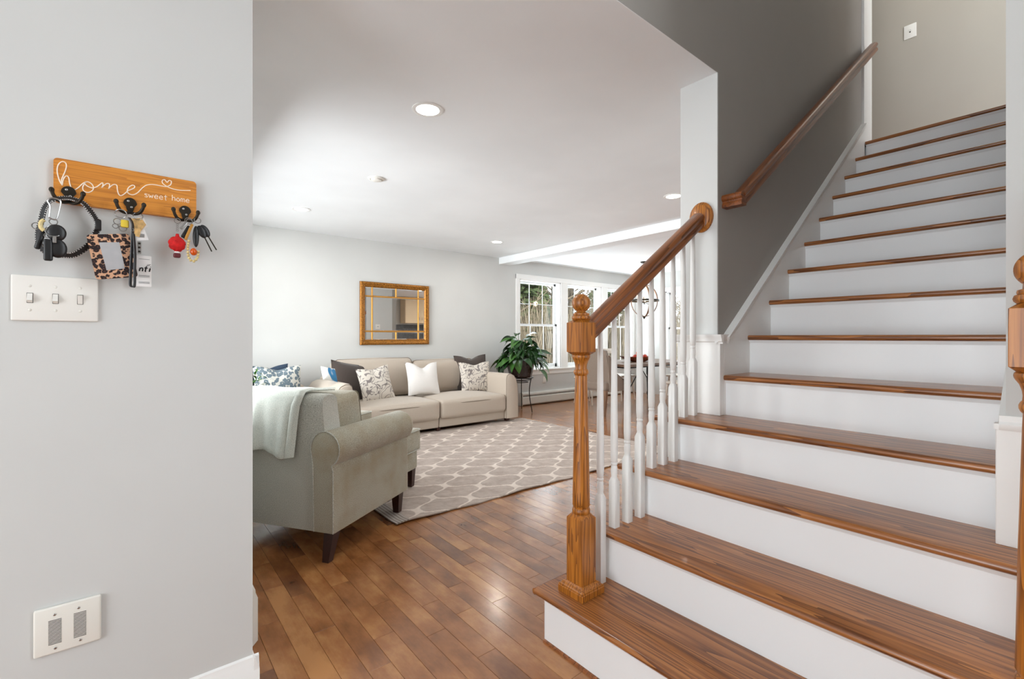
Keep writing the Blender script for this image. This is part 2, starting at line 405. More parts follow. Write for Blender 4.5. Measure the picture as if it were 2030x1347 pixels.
# ------------------------------------------------------------------ mesh helpers
class G:
    def __init__(s): s.v = []; s.f = []
    def add(s, vs, fs):
        o = len(s.v); s.v += [tuple(p) for p in vs]; s.f += [tuple(i+o for i in f) for f in fs]; return s
    def box(s, x0, x1, y0, y1, z0, z1, bev=0.0):
        if bev > 0:
            bm = bmesh.new()
            bmesh.ops.create_cube(bm, size=1)
            for v in bm.verts:
                v.co = ((x0+x1)/2+v.co.x*(x1-x0), (y0+y1)/2+v.co.y*(y1-y0), (z0+z1)/2+v.co.z*(z1-z0))
            bmesh.ops.bevel(bm, geom=list(bm.edges), offset=bev, segments=1 if bev < 0.003 else 2, affect='EDGES', profile=0.5)
            bm.verts.index_update()
            s.add([v.co[:] for v in bm.verts], [[v.index for v in f.verts] for f in bm.faces]); bm.free(); return s
        vs = [(x, y, z) for z in (z0, z1) for y in (y0, y1) for x in (x0, x1)]
        return s.add(vs, [(0, 2, 3, 1), (4, 5, 7, 6), (0, 1, 5, 4), (1, 3, 7, 5), (3, 2, 6, 7), (2, 0, 4, 6)])
    def loft(s, rings, cap=True, closed=True):
        n = len(rings[0]); vs = [p for r in rings for p in r]; fs = []
        for i in range(len(rings)-1):
            for j in range(n if closed else n-1):
                k = (j+1) % n
                fs.append((i*n+j, i*n+k, (i+1)*n+k, (i+1)*n+j))
        if cap:
            fs.append(tuple(range(n-1, -1, -1))); fs.append(tuple((len(rings)-1)*n+j for j in range(n)))
        return s.add(vs, fs)
    def prism(s, poly, axis, lo, hi):
        """poly: 2D points in the other two axes (x,y order of remaining)"""
        def P(p, t): return {'x': (t, p[0], p[1]), 'y': (p[0], t, p[1]), 'z': (p[0], p[1], t)}[axis]
        return s.loft([[P(p, lo) for p in poly], [P(p, hi) for p in poly]])
    def lathe(s, prof, cx=0, cy=0, n=20, cz=0):
        rings = [[(cx+r*math.cos(2*PI*i/n), cy+r*math.sin(2*PI*i/n), cz+z) for i in range(n)] for r, z in prof]
        return s.loft(rings)
    def tube(s, pts, r, n=8, closed=False):
        pts = [Vector(p) for p in pts]; rings = []
        m = len(pts); up = None
        for i, p in enumerate(pts):
            if closed: t = pts[(i+1) % m]-pts[i-1]
            else: t = pts[min(i+1, m-1)]-pts[max(i-1, 0)]
            if t.length < 1e-9: t = Vector((0, 0, 1))
            t.normalize()
            if up is None:
                up = Vector((0, 0, 1)) if abs(t.z) < 0.9 else Vector((1, 0, 0))
            a = up - t*up.dot(t)
            if a.length < 1e-5: a = t.orthogonal()
            a.normalize(); up = a; bb = t.cross(a)
            rr = r[i] if isinstance(r, (list, tuple)) else r
            rings.append([p+(a*math.cos(2*PI*k/n)+bb*math.sin(2*PI*k/n))*rr for k in range(n)])
        if closed:
            rings.append(rings[0]); return s.loft(rings, cap=False)
        return s.loft(rings)
    def ribbon(s, pts, wvec, thick):
        """flat strap following pts, wide along wvec(i), thin along normal"""
        rings = []
        pts = [Vector(p) for p in pts]; m = len(pts)
        for i, p in enumerate(pts):
            t = (pts[min(i+1, m-1)]-pts[max(i-1, 0)]).normalized()
            w = Vector(wvec(i) if callable(wvec) else wvec)
            nn = t.cross(w).normalized()*thick/2
            rings.append([p-w/2-nn, p+w/2-nn, p+w/2+nn, p-w/2+nn])
        return s.loft(rings)
    def sphere(s, c, r, n=12, m=8, sc=(1, 1, 1)):
        prof = []
        rings = [[(c[0]+sc[0]*r*math.sin(PI*max(j, .02)/m if j < m else PI*(m-.02)/m)*math.cos(2*PI*i/n),
                   c[1]+sc[1]*r*math.sin(PI*max(j, .02)/m if j < m else PI*(m-.02)/m)*math.sin(2*PI*i/n),
                   c[2]+sc[2]*r*math.cos(PI*j/m)) for i in range(n)] for j in range(m, -1, -1)]
        return s.loft(rings)
    def rbox(s, hx, hy, hz, r, puff=(0, 0, 0), c=(0, 0, 0), n=5, seg=4):
        """soft box centred on c, half sizes hx.., edge radius r, faces bulged by puff"""
        def samples(h):
            rr = min(r, h*0.999)
            a = [-h + rr*(1-math.cos(PI/2*k/seg)) for k in range(seg)]
            b_ = [-h+rr + (2*(h-rr))*k/n for k in range(n+1)]
            return a + b_ + [-v for v in reversed(a)]
        X, Y, Z = samples(hx), samples(hy), samples(hz)
        H = (hx, hy, hz)
        idx = {}; vs = []; fs = []
        def put(p):
            k = (round(p[0], 7), round(p[1], 7), round(p[2], 7))
            if k in idx: return idx[k]
            q = [max(-(H[i]-min(r, H[i]*.999)), min(H[i]-min(r, H[i]*.999), p[i])) for i in range(3)]
            d = Vector((p[0]-q[0], p[1]-q[1], p[2]-q[2]))
            if d.length > 1e-9:
                d = d.normalized()*r if max(abs(d[0]), abs(d[1]), abs(d[2])) > 1e-9 else d
            o = [q[i]+d[i] for i in range(3)]
            u = [p[i]/H[i] for i in range(3)]
            for i in range(3):
                j, l = (i+1) % 3, (i+2) % 3
                o[i] += puff[i]*u[i]*(1-u[j]**2)*(1-u[l]**2)
            vs.append((o[0]+c[0], o[1]+c[1], o[2]+c[2])); idx[k] = len(vs)-1
            return idx[k]
        for ax in range(3):
            A, B = [(Y, Z), (Z, X), (X, Y)][ax]
            for sgn in (-1, 1):
                for i in range(len(A)-1):
                    for j in range(len(B)-1):
                        q = []
                        for (a, b_) in ((A[i], B[j]), (A[i+1], B[j]), (A[i+1], B[j+1]), (A[i], B[j+1])):
                            p = [0, 0, 0]; p[ax] = sgn*H[ax]; p[(ax+1) % 3] = a; p[(ax+2) % 3] = b_
                            q.append(put(p))
                        fs.append(tuple(q) if sgn > 0 else tuple(reversed(q)))
        return s.add(vs, fs)
    def xf(s, mat):
        s.v = [tuple(mat @ Vector(p)) for p in s.v]; return s
    def obj(s, name, mat, parent=None, smooth=True, angle=40, fix=True):
        me = bpy.data.meshes.new(name)
        me.from_pydata(s.v, [], s.f)
        if fix:
            bm = bmesh.new(); bm.from_mesh(me)
            bmesh.ops.recalc_face_normals(bm, faces=bm.faces); bm.to_mesh(me); bm.free()
        me.materials.append(mat)
        if smooth:
            me.polygons.foreach_set('use_smooth', [True]*len(me.polygons))
            me.set_sharp_from_angle(angle=math.radians(angle))
        me.update()
        o = bpy.data.objects.new(name, me); COL.objects.link(o)
        if parent: o.parent = parent
        return o

def thing(name, label, cat, loc=(0, 0, 0), rz=0, group=None):
    o = bpy.data.objects.new(name, None); COL.objects.link(o)
    o.location = loc; o.rotation_euler = (0, 0, rz); o.empty_display_size = 0.05
    o['label'] = label; o['category'] = cat
    if group: o['group'] = group
    return o
def tag(o, label, cat, group=None):
    o['label'] = label; o['category'] = cat
    if group: o['group'] = group
    return o
def struct(name, g, mat, parent=None, smooth=False, label=None):
    o = g.obj(name, mat, parent, smooth=smooth)
    if parent is None:
        o['kind'] = 'structure'
        if label: o['label'] = label; 
    return o
def copy_tree(o, parent=None):
    c = o.copy(); COL.objects.link(c); c.parent = parent
    for ch in list(o.children): copy_tree(ch, c)
    return c

# ------------------------------------------------------------------ dimensions
CEIL = 2.474
WL = 1.669        # foyer left wall plane (y)
WF = 6.069        # far wall plane (y)
WR = 8.33         # dining end wall plane (x)
RISE, RUN, A1 = 0.197, 0.261, 1.207
SW, BK = 1.139, 1.335   # stair wall front and back planes (y)
AC = 2.235        # free end of the stair wall (x)
TOPX = 4.587
ZU = 14*RISE      # upper floor level
UC = 5.2

# ------------------------------------------------------------------ room shell
struct('floor', G().box(-3.0, 9.0, -2.4, 6.4, -0.16, -0.012), M['subfloor'], label='dark-jointed stained maple strip floor')
FLOOR = bpy.data.objects['floor']
struct('wall_left', G().box(-3.0, 0.297, WL, WL+0.12, 0, UC), M['wall'], label='light grey foyer wall with the key rack')
struct('wall_living_side', G().box(0.177, 0.297, WL+0.12, 2.85, 0, CEIL).box(0.177, 0.297, 5.55, WF+0.18, 0, CEIL).box(0.177, 0.297, 2.85, 5.55, 0, 0.8).box(0.177, 0.297, 2.85, 5.55, 2.2, CEIL), M['wall'])  # opening added in this unseen wall to admit the fill light
# far wall with three window openings
g = G()
ZS, ZT = 0.61, 2.165
win_x = [(5.11, 6.10), (6.27, 7.24), (7.42, 8.27)]
g.box(0.297, win_x[0][0], WF, WF+0.18, 0, CEIL)
g.box(win_x[0][0], WR+0.18, WF, WF+0.18, 0, ZS)
g.box(win_x[0][0], WR+0.18, WF, WF+0.18, ZT, CEIL)
for i in range(3):
    x0 = win_x[i][1]; x1 = win_x[i+1][0] if i < 2 else WR+0.18
    g.box(x0, x1, WF, WF+0.18, ZS, ZT)
struct('wall_far', g, M['wall'], label='pale grey wall behind the sofa')
# dining end wall with two window openings
g = G()
wy = [(4.45, 5.32), (3.35, 4.22)]
wy.append((-0.6, 1.8))  # unseen kitchen window, added to let more sky light in
g.box(WR, WR+0.18, -2.2, WF, 0, ZS); g.box(WR, WR+0.18, -2.2, WF, ZT-0.08, CEIL)
g.box(WR, WR+0.18, -2.2, wy[2][0], ZS, ZT-0.08); g.box(WR, WR+0.18, wy[2][1], wy[1][0], ZS, ZT-0.08); g.box(WR, WR+0.18, wy[1][1], wy[0][0], ZS, ZT-0.08); g.box(WR, WR+0.18, wy[0][1], WF, ZS, ZT-0.08)
struct('wall_dining_end', g, M['wall'])
# kitchen wall with a window opening, foyer walls
g = G()
g.box(4.7, WR, -2.2, -2.05, 0, CEIL)
g.box(4.58, 4.7, -2.2, -0.03, 0, CEIL)
struct('wall_kitchen', g, M['wall'])
g = G()
g.box(-3.0, 1.885, -1.6, -1.45, 0, UC)
struct('wall_foyer_side', g, M['wall'])
g = G()
g.box(-3.0, -2.88, -1.45, -0.8, 0, UC); g.box(-3.0, -2.88, 1.1, WL, 0, UC); g.box(-3.0, -2.88, -0.8, 1.1, 2.4, 3.7); g.box(-3.0, -2.88, -0.8, 1.1, 4.5, UC); g.box(-3.0, -2.88, -0.8, 1.1, 0, 0.02)
struct('wall_entry', g, M['wall'])
# ceilings
struct('ceiling', G().box(-3.0, 9.0, SW+0.0005, WF+0.2, CEIL, ZU-0.02), M['ceiling'], label='smooth white living room ceiling')
struct('ceiling_kitchen', G().box(TOPX+0.1, 9.0, -2.2, SW, CEIL, ZU-0.02), M['ceiling'])
struct('ceiling_upper', G().box(-3.0, 9.0, -2.2, 4.2, UC, UC+0.12), M['ceiling'])
struct('ceiling_beam', G().box(4.673, 4.91, BK, WF, CEIL-0.105, CEIL+0.001), M['ceiling'], label='white boxed beam crossing the ceiling')
# stair side wall, upper foyer face above the living room, back face
g = G()
g.box(AC, TOPX+0.11, SW, BK, 0, CEIL)
struct('wall_stair_back', G().box(AC, 4.97, BK-0.012, BK, 0, CEIL-0.001), M['wall'])
pl = [(AC+0.001, 0), (TOPX, 0), (TOPX, UC), (-3.0, UC), (-3.0, CEIL+0.002), (AC, CEIL+0.002)]
struct('wall_stair', G().prism(pl, 'y', SW, SW+0.13), M['wall_stair'], label='deep grey wall beside the stairs')
# the light-painted free end of that wall
struct('wall_stair_end', G().box(AC-0.006, AC+0.003, SW-0.0015, BK+0.001, 4*RISE, CEIL+0.001), M['wall'], label='light grey end of the wall beside the stairs')
struct('wall_under_stairs', G().box(4.97, 5.07, -0.03, BK, 0, CEIL-0.001), M['wall_stair'])
# right stair wall
struct('wall_right', G().box(1.885, TOPX+0.05, -0.05, 0.137, 0, UC), M['wall'], label='light grey wall end right of the stairs')
# upper hall
struct('wall_hall', G().box(5.7, 5.82, -2.2, 4.2, ZU, UC), M['wall_hall'], label='greige wall at the top of the stairs')
struct('floor_upper', G().box(TOPX+0.04, 5.7, -2.2, 4.2, ZU-0.02, ZU), M['tread'])
struct('wall_hall_return', G().box(TOPX, 4.72, SW+0.13, 4.2, ZU, UC), M['wall_hall'])
# ------------------------------------------------------------------ mouldings
def base_profile(h, t):   # (out, z)
    return [(0, 0), (t, 0), (t, h*0.74), (t*0.72, h*0.78), (t*0.72, h*0.84), (t*0.5, h*0.88), (t*0.35, h*0.97), (0, h)]
pr = base_profile(0.163, 0.017)
struct('baseboard_left', G().prism([(WL-o, z) for o, z in pr], 'x', -3.0, 0.297+0.017), M['trim'], smooth=True, label='white moulded baseboard of the foyer wall')
struct('baseboard_left_return', G().prism([(0.297+o, z) for o, z in pr], 'y', WL-0.0168, 1.96), M['trim'], smooth=True)
struct('baseboard_far', G().prism([(WF-o, z) for o, z in base_profile(0.13, 0.015)], 'x', 0.3, 5.0), M['trim'], smooth=True)
# column: painted lower panel, cap moulding
ZC = 4*RISE
g = G()
g.box(AC-0.018, AC+0.02, SW-0.021, BK+0.012, ZC, 1.142, 0.002)
struct('trim_1', g, M['trim'], label='white lower panel on the end of the stair wall')
cap_prof = [(0, 0), (0.012, 0.0), (0.012, 0.006), (0.020, 0.012), (0.022, 0.026), (0.027, 0.032), (0.030, 0.045), (0, 0.045)]
struct('trim_2', G().prism([(AC-0.010-o, 1.140+z) for o, z in cap_prof], 'y', SW-0.036, BK+0.02), M['trim'], smooth=True, label='white cap moulding on the wall end')
# skirt board along the stair wall and its raking cap
SL = RISE/RUN
def rake(x): return 1.182+0.75*(x-2.308)
g = G()
g.prism([(AC+0.02, 0.7), (TOPX, 2.3), (TOPX, rake(TOPX)-0.045), (2.30, 1.140), (AC+0.02, 1.140)], 'y', SW-0.021, SW+0.001)
struct('trim_3', g, M['trim'], label='white skirt board along the stair wall')
g = G()
dirx = Vector((1, 0, 0.75)).normalized(); nrm = Vector((-0.75, 0, 1)).normalized()
def sweep(p0, p1, prof, outv, upv):
    return [[Vector(p0)+Vector(outv)*o+Vector(upv)*z for o, z in prof], [Vector(p1)+Vector(outv)*o+Vector(upv)*z for o, z in prof]]
cp = [(0, 0), (0.024, 0), (0.024, 0.006), (0.030, 0.012), (0.031, 0.022), (0.036, 0.028), (0.038, 0.040), (0, 0.040)]
g.loft(sweep((2.30, SW, 1.140), (TOPX+0.01, SW, 1.140+0.75*(TOPX+0.01-2.30)), cp, (0, -1, 0), nrm))
struct('trim_4', g, M['trim'], smooth=True, label='white raking cap moulding on the stair skirt')
struct('trim_5', G().prism([(SW-o, 1.140+z) for o, z in cap_prof], 'x', AC-0.03, 2.306), M['trim'], smooth=True, label='short white cap moulding where the skirt starts')
# door casing at the top of the stairs
g = G(); g.box(TOPX+0.0, TOPX+0.075, SW-0.018, SW+0.13, ZU-0.02, UC, 0.002)
struct('trim_6', g, M['trim'], label='white door casing at the top of the stairs')
struct('trim_7', G().box(TOPX+0.075, 4.86, SW-0.004, SW+0.13, ZU-0.02, UC), M['trim'])
# right wall end: white post panel and cap
AR = 1.885
struct('trim_8', G().box(AR-0.004, AR+0.03, -0.07, 0.157, 3*RISE, 0.915, 0.002), M['trim'], label='white lower panel on the right stair wall end')
g = G().prism([(AR-0.004-o, 0.913+z) for o, z in [(0, 0), (0.004, 0), (0.007, 0.006), (0.007, 0.016), (0.0, 0.024), (0.0, 0.04), (-0.01, 0.04)]], 'y', -0.08, 0.150)
g.box(AR-0.008, AR+0.03, 0.13, 0.160, 0.914, 0.930)
struct('trim_9', g, M['trim'], smooth=True, label='white cap moulding on the right stair wall end')
struct('trim_10', G().prism([(AR+0.03, 3*RISE+0.05), (TOPX, 2.45), (TOPX, 2.80), (AR+0.03, 0.90)], 'y', 0.137, 0.158), M['trim'], label='white skirt board on the right stair wall')

# ------------------------------------------------------------------ staircase
ST = thing('staircase', 'white-risered staircase with stained oak treads rising to the right', 'staircase', (A1, 0.65, 0))
def L(x, y, z, o=ST.location): return (x-o[0], y-o[1], z-o[2])
def tread_profile(x0, depth, z, t=0.026, n=6):
    p = []
    for k in range(n+1):
        a = PI/2 + PI*k/n
        p.append((x0+t/2+math.cos(a)*t/2, z-t/2+math.sin(a)*t/2))
    p += [(x0+depth, z-t), (x0+depth, z)]
    return p
ox, oy = ST.location[0], ST.location[1]
for k in range(1, 15):
    x0 = A1+(k-1)*RUN; z = k*RISE
    y_l = 1.348 if k <= 4 else SW-0.020
    y_r = {1: -0.30, 2: -0.06, 3: -0.06}.get(k, 0.158)
    dep = RUN+0.03 if k < 14 else 0.10
    g = G().prism([(a-ox, zz) for a, zz in tread_profile(x0, dep, z)], 'y', y_r-oy, y_l-oy)
    if k <= 4:   # mitred return nosing on the open side, half-round
        g.prism([(y_l-0.001-oy, z), (y_l-0.001-oy, z-0.026)] + [(y_l-0.001-oy+0.013*math.sin(a), z-0.013-0.013*math.cos(a)) for a in [PI*j/5 for j in range(1, 5)]], 'x', x0+0.004-ox, x0+dep-ox if k < 4 else AC-0.02-ox)
    g.obj('tread', M['tread'], ST)
    xr = x0+0.025
    yl2 = 1.312 if k <= 4 else SW-0.021
    yr2 = y_r + (0.03 if k <= 3 else 0)
    g = G().box(xr-ox, xr+0.018-ox, yr2-oy, yl2-oy, (k-1)*RISE+(0.0 if k > 1 else 0.001), z-0.026)
    r = g.obj('riser', M['riser'], ST, smooth=False)
    cv = [(0, 0), (-0.011, 0), (-0.010, -0.004), (-0.004, -0.010), (-0.002, -0.015), (0, -0.015)]
    G().prism([(xr+a-ox, z-0.026+b_) for a, b_ in cv], 'y', yr2-oy, yl2-oy).obj('cove_moulding', M['riser'], r)
# closed white stringer beneath the open side
g = G()
pts = [(A1+0.04, 0.001)]
for k in range(1, 5):
    pts += [(A1+(k-1)*RUN+0.026, (k-1)*RISE+0.001), (A1+(k-1)*RUN+0.026, k*RISE-0.027)]
pts[0:1] = []
pts += [(AC+0.0, 4*RISE-0.027), (AC+0.0, 0.001)]
g.prism([(a-ox, z) for a, z in pts], 'y', 1.30-oy, 1.314-oy)
g.obj('stringer', M['riser'], ST, smooth=False)

# ------------------------------------------------------------------ newel, balusters, handrail
def newel_profile():
    p = []
    def a(r, z): p.append((r, z))
    a(0.030, 0.300); a(0.0335, 0.304); a(0.0345, 0.312); a(0.0335, 0.320); a(0.030, 0.324); a(0.031, 0.329); a(0.0335, 0.334)
    a(0.033, 0.36); a(0.0315, 0.45); a(0.029, 0.58); a(0.0262, 0.70); a(0.0238, 0.80); a(0.0228, 0.828)
    a(0.0262, 0.832); a(0.0285, 0.838); a(0.0285, 0.844); a(0.0262, 0.850); a(0.0235, 0.853)
    a(0.0228, 0.862); a(0.0240, 0.872); a(0.0275, 0.884); a(0.0325, 0.892); a(0.0345, 0.896); a(0.0355, 0.901); a(0.0345, 0.906); a(0.0305, 0.909); a(0.030, 0.912)
    return p
def chamfered_post(g, h, z0, z1, top=0.018, bottom=0.0):
    c = h*0.66
    def sq(z, e, r):  # octagon-ish square ring: corners cut by r
        q = []
        for sx, sy in ((1, -1), (1, 1), (-1, 1), (-1, -1)):
            pass
        return [(e, -e+r, z), (e, e-r, z), (e-r, e, z), (-e+r, e, z), (-e, e-r, z), (-e, -e+r, z), (-e+r, -e, z), (e-r, -e, z)]
    rings = []
    if bottom: rings += [sq(z0, c, 0.012), sq(z0+bottom, h, 0.0012)]
    else: rings += [sq(z0, h, 0.0012)]
    if top: rings += [sq(z1-top, h, 0.0012), sq(z1, c, 0.012)]
    else: rings += [sq(z1, h, 0.0012)]
    g.loft(rings)
def make_newel(parent, x, y, z):
    n = G().lathe(newel_profile(), n=28)
    chamfered_post(n, 0.0395, 0.0, 0.306, 0.020)
    chamfered_post(n, 0.0395, 0.905, 1.042, 0.012, 0.014)
    o = n.obj('newel_post', M['newel'], parent, angle=35); o.location = (x, y, z)
    b = G()
    for s_ in (1,):
        b.box(-0.063, 0.063, -0.063, 0.063, 0.0, 0.026, 0.002)
        pr_ = [(0.0605, 0.026), (0.060, 0.031), (0.054, 0.034), (0.050, 0.040), (0.042, 0.044)]
        rings = [[(e, -e, zz), (e, e, zz), (-e, e, zz), (-e, -e, zz)] for e, zz in pr_]
        b.loft(rings)
    b.obj('base_moulding', M['newel'], o, smooth=False)
    t = G().lathe([(0.024, 1.038), (0.031, 1.040), (0.0355, 1.045), (0.0365, 1.050), (0.0345, 1.056), (0.030, 1.058), (0.0315, 1.061), (0.0305, 1.066), (0.022, 1.069), (0.0165, 1.073), (0.0160, 1.078)] +
                  [(0.0355*math.sin(a), 1.1055-0.0355*math.cos(a)) for a in [0.50+(PI-0.505)*k/18 for k in range(19)]], n=28)
    t.obj('ball_finial', M['newel'], o)
    return o
def make_rail(parent, p0, p1, mat, sc=1.0, name='handrail'):
    prof = [(-0.024, -0.033), (0.024, -0.033), (0.026, -0.026), (0.0245, -0.016), (0.019, -0.008), (0.020, -0.002), (0.027, 0.003), (0.0305, 0.010), (0.0300, 0.019), (0.025, 0.028), (0.014, 0.0335), (0.0, 0.035),
            (-0.014, 0.0335), (-0.025, 0.028), (-0.0300, 0.019), (-0.0305, 0.010), (-0.027, 0.003), (-0.020, -0.002), (-0.019, -0.008), (-0.0245, -0.016), (-0.026, -0.026)]
    p0 = Vector(p0); p1 = Vector(p1); t = (p1-p0); ang = math.atan2(t.z, t.x)
    g = G().prism([(y*sc, z*sc) for y, z in prof], 'x', 0, t.length)
    o = g.obj(name, mat, parent, angle=50)
    o.location = p0; o.rotation_euler = (0, -ang, 0)
    return o
BY = 1.218
BX, BZ = 1.335, RISE
BAL = thing('balustrade', 'open-side balustrade: oak ball-topped newel post, oak handrail and white balusters', 'balustrade', (BX, BY, BZ))
make_newel(BAL, 0, 0, 0)
RZ0, RSL = 1.197, 0.683
rail_end = (AC-0.035-BX, 0, RZ0+RSL*(AC-0.035-1.375)-BZ)
hr = make_rail(BAL, (0.036, 0, RZ0-RSL*0.004-BZ), rail_end, M['rail'])
rz = RZ0+RSL*(AC-0.02-1.375)-BZ
g = G()
def oval(xa, ry, rzz, n=28): return [(xa, ry*math.cos(2*PI*i/n), rzz*math.sin(2*PI*i/n)) for i in range(n)]
g.loft([oval(0.0, 0.062, 0.076), oval(-0.010, 0.062, 0.076), oval(-0.014, 0.058, 0.072), oval(-0.016, 0.054, 0.067), oval(-0.020, 0.051, 0.063), oval(-0.023, 0.046, 0.058)])
ro = g.obj('rosette', M['newel'], BAL); ro.location = (AC-0.0062-BX, 0, rz+0.004)
def baluster(x, ztread, hsq):
    g = G()
    ztop = RZ0+RSL*(x-1.375)-0.038
    h = 0.0162
    c = 0.0095
    def sq(z, e, r): return [(e, -e+r, z), (e, e-r, z), (e-r, e, z), (-e+r, e, z), (-e, e-r, z), (-e, -e+r, z), (-e+r, -e, z), (e-r, -e, z)]
    g.loft([sq(0, h, 0.0012), sq(hsq, h, 0.0012), sq(hsq+0.018, 0.0115, 0.0055)])
    H = ztop-ztread
    z = hsq+0.014
    prof = [(0.0115, z), (0.0125, z+0.006), (0.0118, z+0.008), (0.0132, z+0.020), (0.0136, z+0.034), (0.0122, z+0.050), (0.0108, z+0.053), (0.0130, z+0.056), (0.0135, z+0.060), (0.0130, z+0.064), (0.0110, z+0.066), (0.0130, z+0.069), (0.0150, z+0.10), (0.0150, z+0.18)]
    zr = z+0.18
    for k in range(1, 7):
        t = k/6; prof.append((0.0150-0.0052*t, zr+(H-zr)*t))
    g.lathe(prof, n=14)
    o = g.obj('baluster', M['trim'], BAL, angle=45)
    o.location = (x-BX, 0, ztread-BZ)
    return o
hs = {0: 0.335, 1: 0.185, 2: 0.262, 3: 0.345}
for k in range(9):
    x = 1.447+0.087*k
    if k == 0: tr, h_ = 1, 0.335
    elif k <= 3: tr, h_ = 2, (0.185, 0.262, 0.345)[k-1]
    elif k <= 6: tr, h_ = 3, (0.185, 0.262, 0.345)[k-4]
    else: tr, h_ = 4, (0.185, 0.262)[k-7]
    baluster(x, tr*RISE, h_)
# right-hand newel at the frame edge
BAL2 = thing('balustrade', 'second oak newel post cut off by the right edge of the photo', 'balustrade', (1.335, 0.052, BZ))
make_newel(BAL2, 0, 0, 0)
make_rail(BAL2, (0.036, 0, RZ0-RSL*0.004-BZ), (AR-0.004-1.335, 0, RZ0+RSL*(AR-1.375)-BZ), M['rail'])

# wall handrail
WH = thing('wall_handrail', 'stained oak handrail mounted on the deep grey stair wall', 'handrail', (2.290, 1.068, 1.850))
wr0 = Vector((2.315, 1.068, 1.855)); wslope = 0.722
wr1 = Vector((4.62, 1.068, 1.855+0.715*(4.62-2.315)))
o = make_rail(WH, wr0-WH.location, wr1-WH.location, M['rail2'], name='rail')
o2 = None
g = G()
prof = [(-0.024, -0.033), (0.024, -0.033), (0.026, -0.026), (0.0245, -0.016), (0.019, -0.008), (0.020, -0.002), (0.027, 0.003), (0.0305, 0.010), (0.0300, 0.019), (0.025, 0.028), (0.014, 0.0335), (0.0, 0.035),
        (-0.014, 0.0335), (-0.025, 0.028), (-0.0300, 0.019), (-0.0305, 0.010), (-0.027, 0.003), (-0.020, -0.002), (-0.019, -0.008), (-0.0245, -0.016), (-0.026, -0.026)]
g.loft([[(p[0]*1.0+0.002, SW-1.068, p[1]-0.002) for p in prof], [(p[0]*1.0+0.002, -0.026, p[1]-0.002) for p in prof]])
g.obj('return_end', M['rail2'], WH).location = (0.010, 0, 0.0)
for t in (0.20, 0.86):
    c = wr0.lerp(wr1, t)-WH.location
    g = G().lathe([(0.024, 0), (0.024, 0.003), (0.008, 0.006), (0.006, 0.012)], n=14)
    g.xf(Matrix.Translation((c.x, SW-1.068, c.z-0.075)) @ Matrix.Rotation(PI/2, 4, 'X'))
    g.tube([(c.x, SW-1.068-0.008, c.z-0.075), (c.x, 0.02, c.z-0.072), (c.x, 0.002, c.z-0.058), (c.x, 0, c.z-0.036)], 0.005)
    g.obj('bracket', M['iron'], WH)

# ------------------------------------------------------------------ floor strips
rowp = 0.0842; row0 = 0.388
fixed = {-1: [1.81], 0: [2.106], 1: [2.393], 2: [1.923, 2.255], 3: [1.579, 2.645], 4: [1.737, 2.232], 5: [1.956], 6: [1.623], 7: [1.4, 1.82, 2.287], 8: [1.675, 2.139], 9: [1.11, 1.876, 2.5], 10: [1.648, 2.45],
         11: [2.007], 12: [1.35, 2.154], 13: [1.7, 2.332], 14: [1.55, 2.479], 15: [1.8], 16: [2.212], 17: [1.886, 2.5], 18: [1.5, 1.966], 19: [2.11], 20: [1.7, 2.4], 21: [2.22]}
cands = []
cy, sy = math.cos(YAW), math.sin(YAW)
rf = random.Random(3)
r0, r1_ = int((-1.2-row0)/rowp), int((WR-row0)/rowp)
for k in range(r0, r1_+1):
    xa = row0+k*rowp; xb = min(xa+rowp, WR)
    js = list(fixed.get(k, []))
    if not js: js = [1.2+rf.random()*0.6]
    js.sort()
    while js[0] > -2.0: js.insert(0, js[0]-(0.30+rf.random()*0.65))
    while js[-1] < WF: js.append(js[-1]+(0.28+rf.random()*0.62))
    for i in range(len(js)-1):
        ya, yb = max(js[i], -2.0), min(js[i+1], WF)
        if yb-ya < 0.03: continue
        if xb < 0.28 and yb > WL+0.1: yb = WL+0.1
        if yb-ya < 0.03: continue
        cands.append((xa, xb, ya, yb))
def seen(c):
    xa, xb, ya, yb = c
    best = None
    for fx in (0.1, 0.5, 0.9):
        for fy in (0.05, 0.3, 0.5, 0.7, 0.95):
            x = xa+(xb-xa)*fx; y = ya+(yb-ya)*fy
            d = cy*x+sy*y; r = sy*x-cy*y
            if d < 0.3: continue
            px = 1015+924*r/d; py = 668.5+924*1.1727/d
            if not (500 < px < 1380 and py < 1347): continue
            if y > WL and x/y < 0.178: continue
            if x > A1+0.05 and y < 1.30: continue
            if RUG_X0+0.02 < x < RUG_X0+RUG_LX-0.02 and RUG_Y0+0.02 < y < RUG_Y0+RUG_LY-0.02: continue
            if 1.75 < x < 4.15 and y > 5.0: continue
            best = d if best is None else min(best, d)
    return best
vis = []; rest = []
for c in cands:
    d = seen(c)
    (vis if d is not None else rest).append((d, c))
vis.sort(key=lambda t: t[0])
print('strips', len(vis), len(rest))
def strip_geom(g, c, bev=0.0007, gap=0.0005):
    xa, xb, ya, yb = c
    g.box(xa+gap, xb-gap, ya+gap, yb-gap, -0.012, 0.0, bev)
def tone_attr(me, tones, per):
    at = me.attributes.new('tone', 'FLOAT_COLOR', 'POINT')
    arr = np.zeros((len(me.vertices), 4), dtype=np.float32)
    for i, t in enumerate(tones): arr[i*per:(i+1)*per] = t
    at.data.foreach_set('color', arr.ravel())
def tone():
    v = rf.random()
    v = 0.5+(v-0.5)*0.8
    if rf.random() < 0.10: v = 0.12
    if rf.random() < 0.06: v = 1.0
    return (v, rf.random(), rf.random(), 1)
for d, c in vis[:300]:
    g = G(); strip_geom(g, c)
    o = g.obj('plank', M['floor'], FLOOR, smooth=False, fix=False)
    tone_attr(o.data, [tone()], len(o.data.vertices))
g = G(); ts = []
per = None
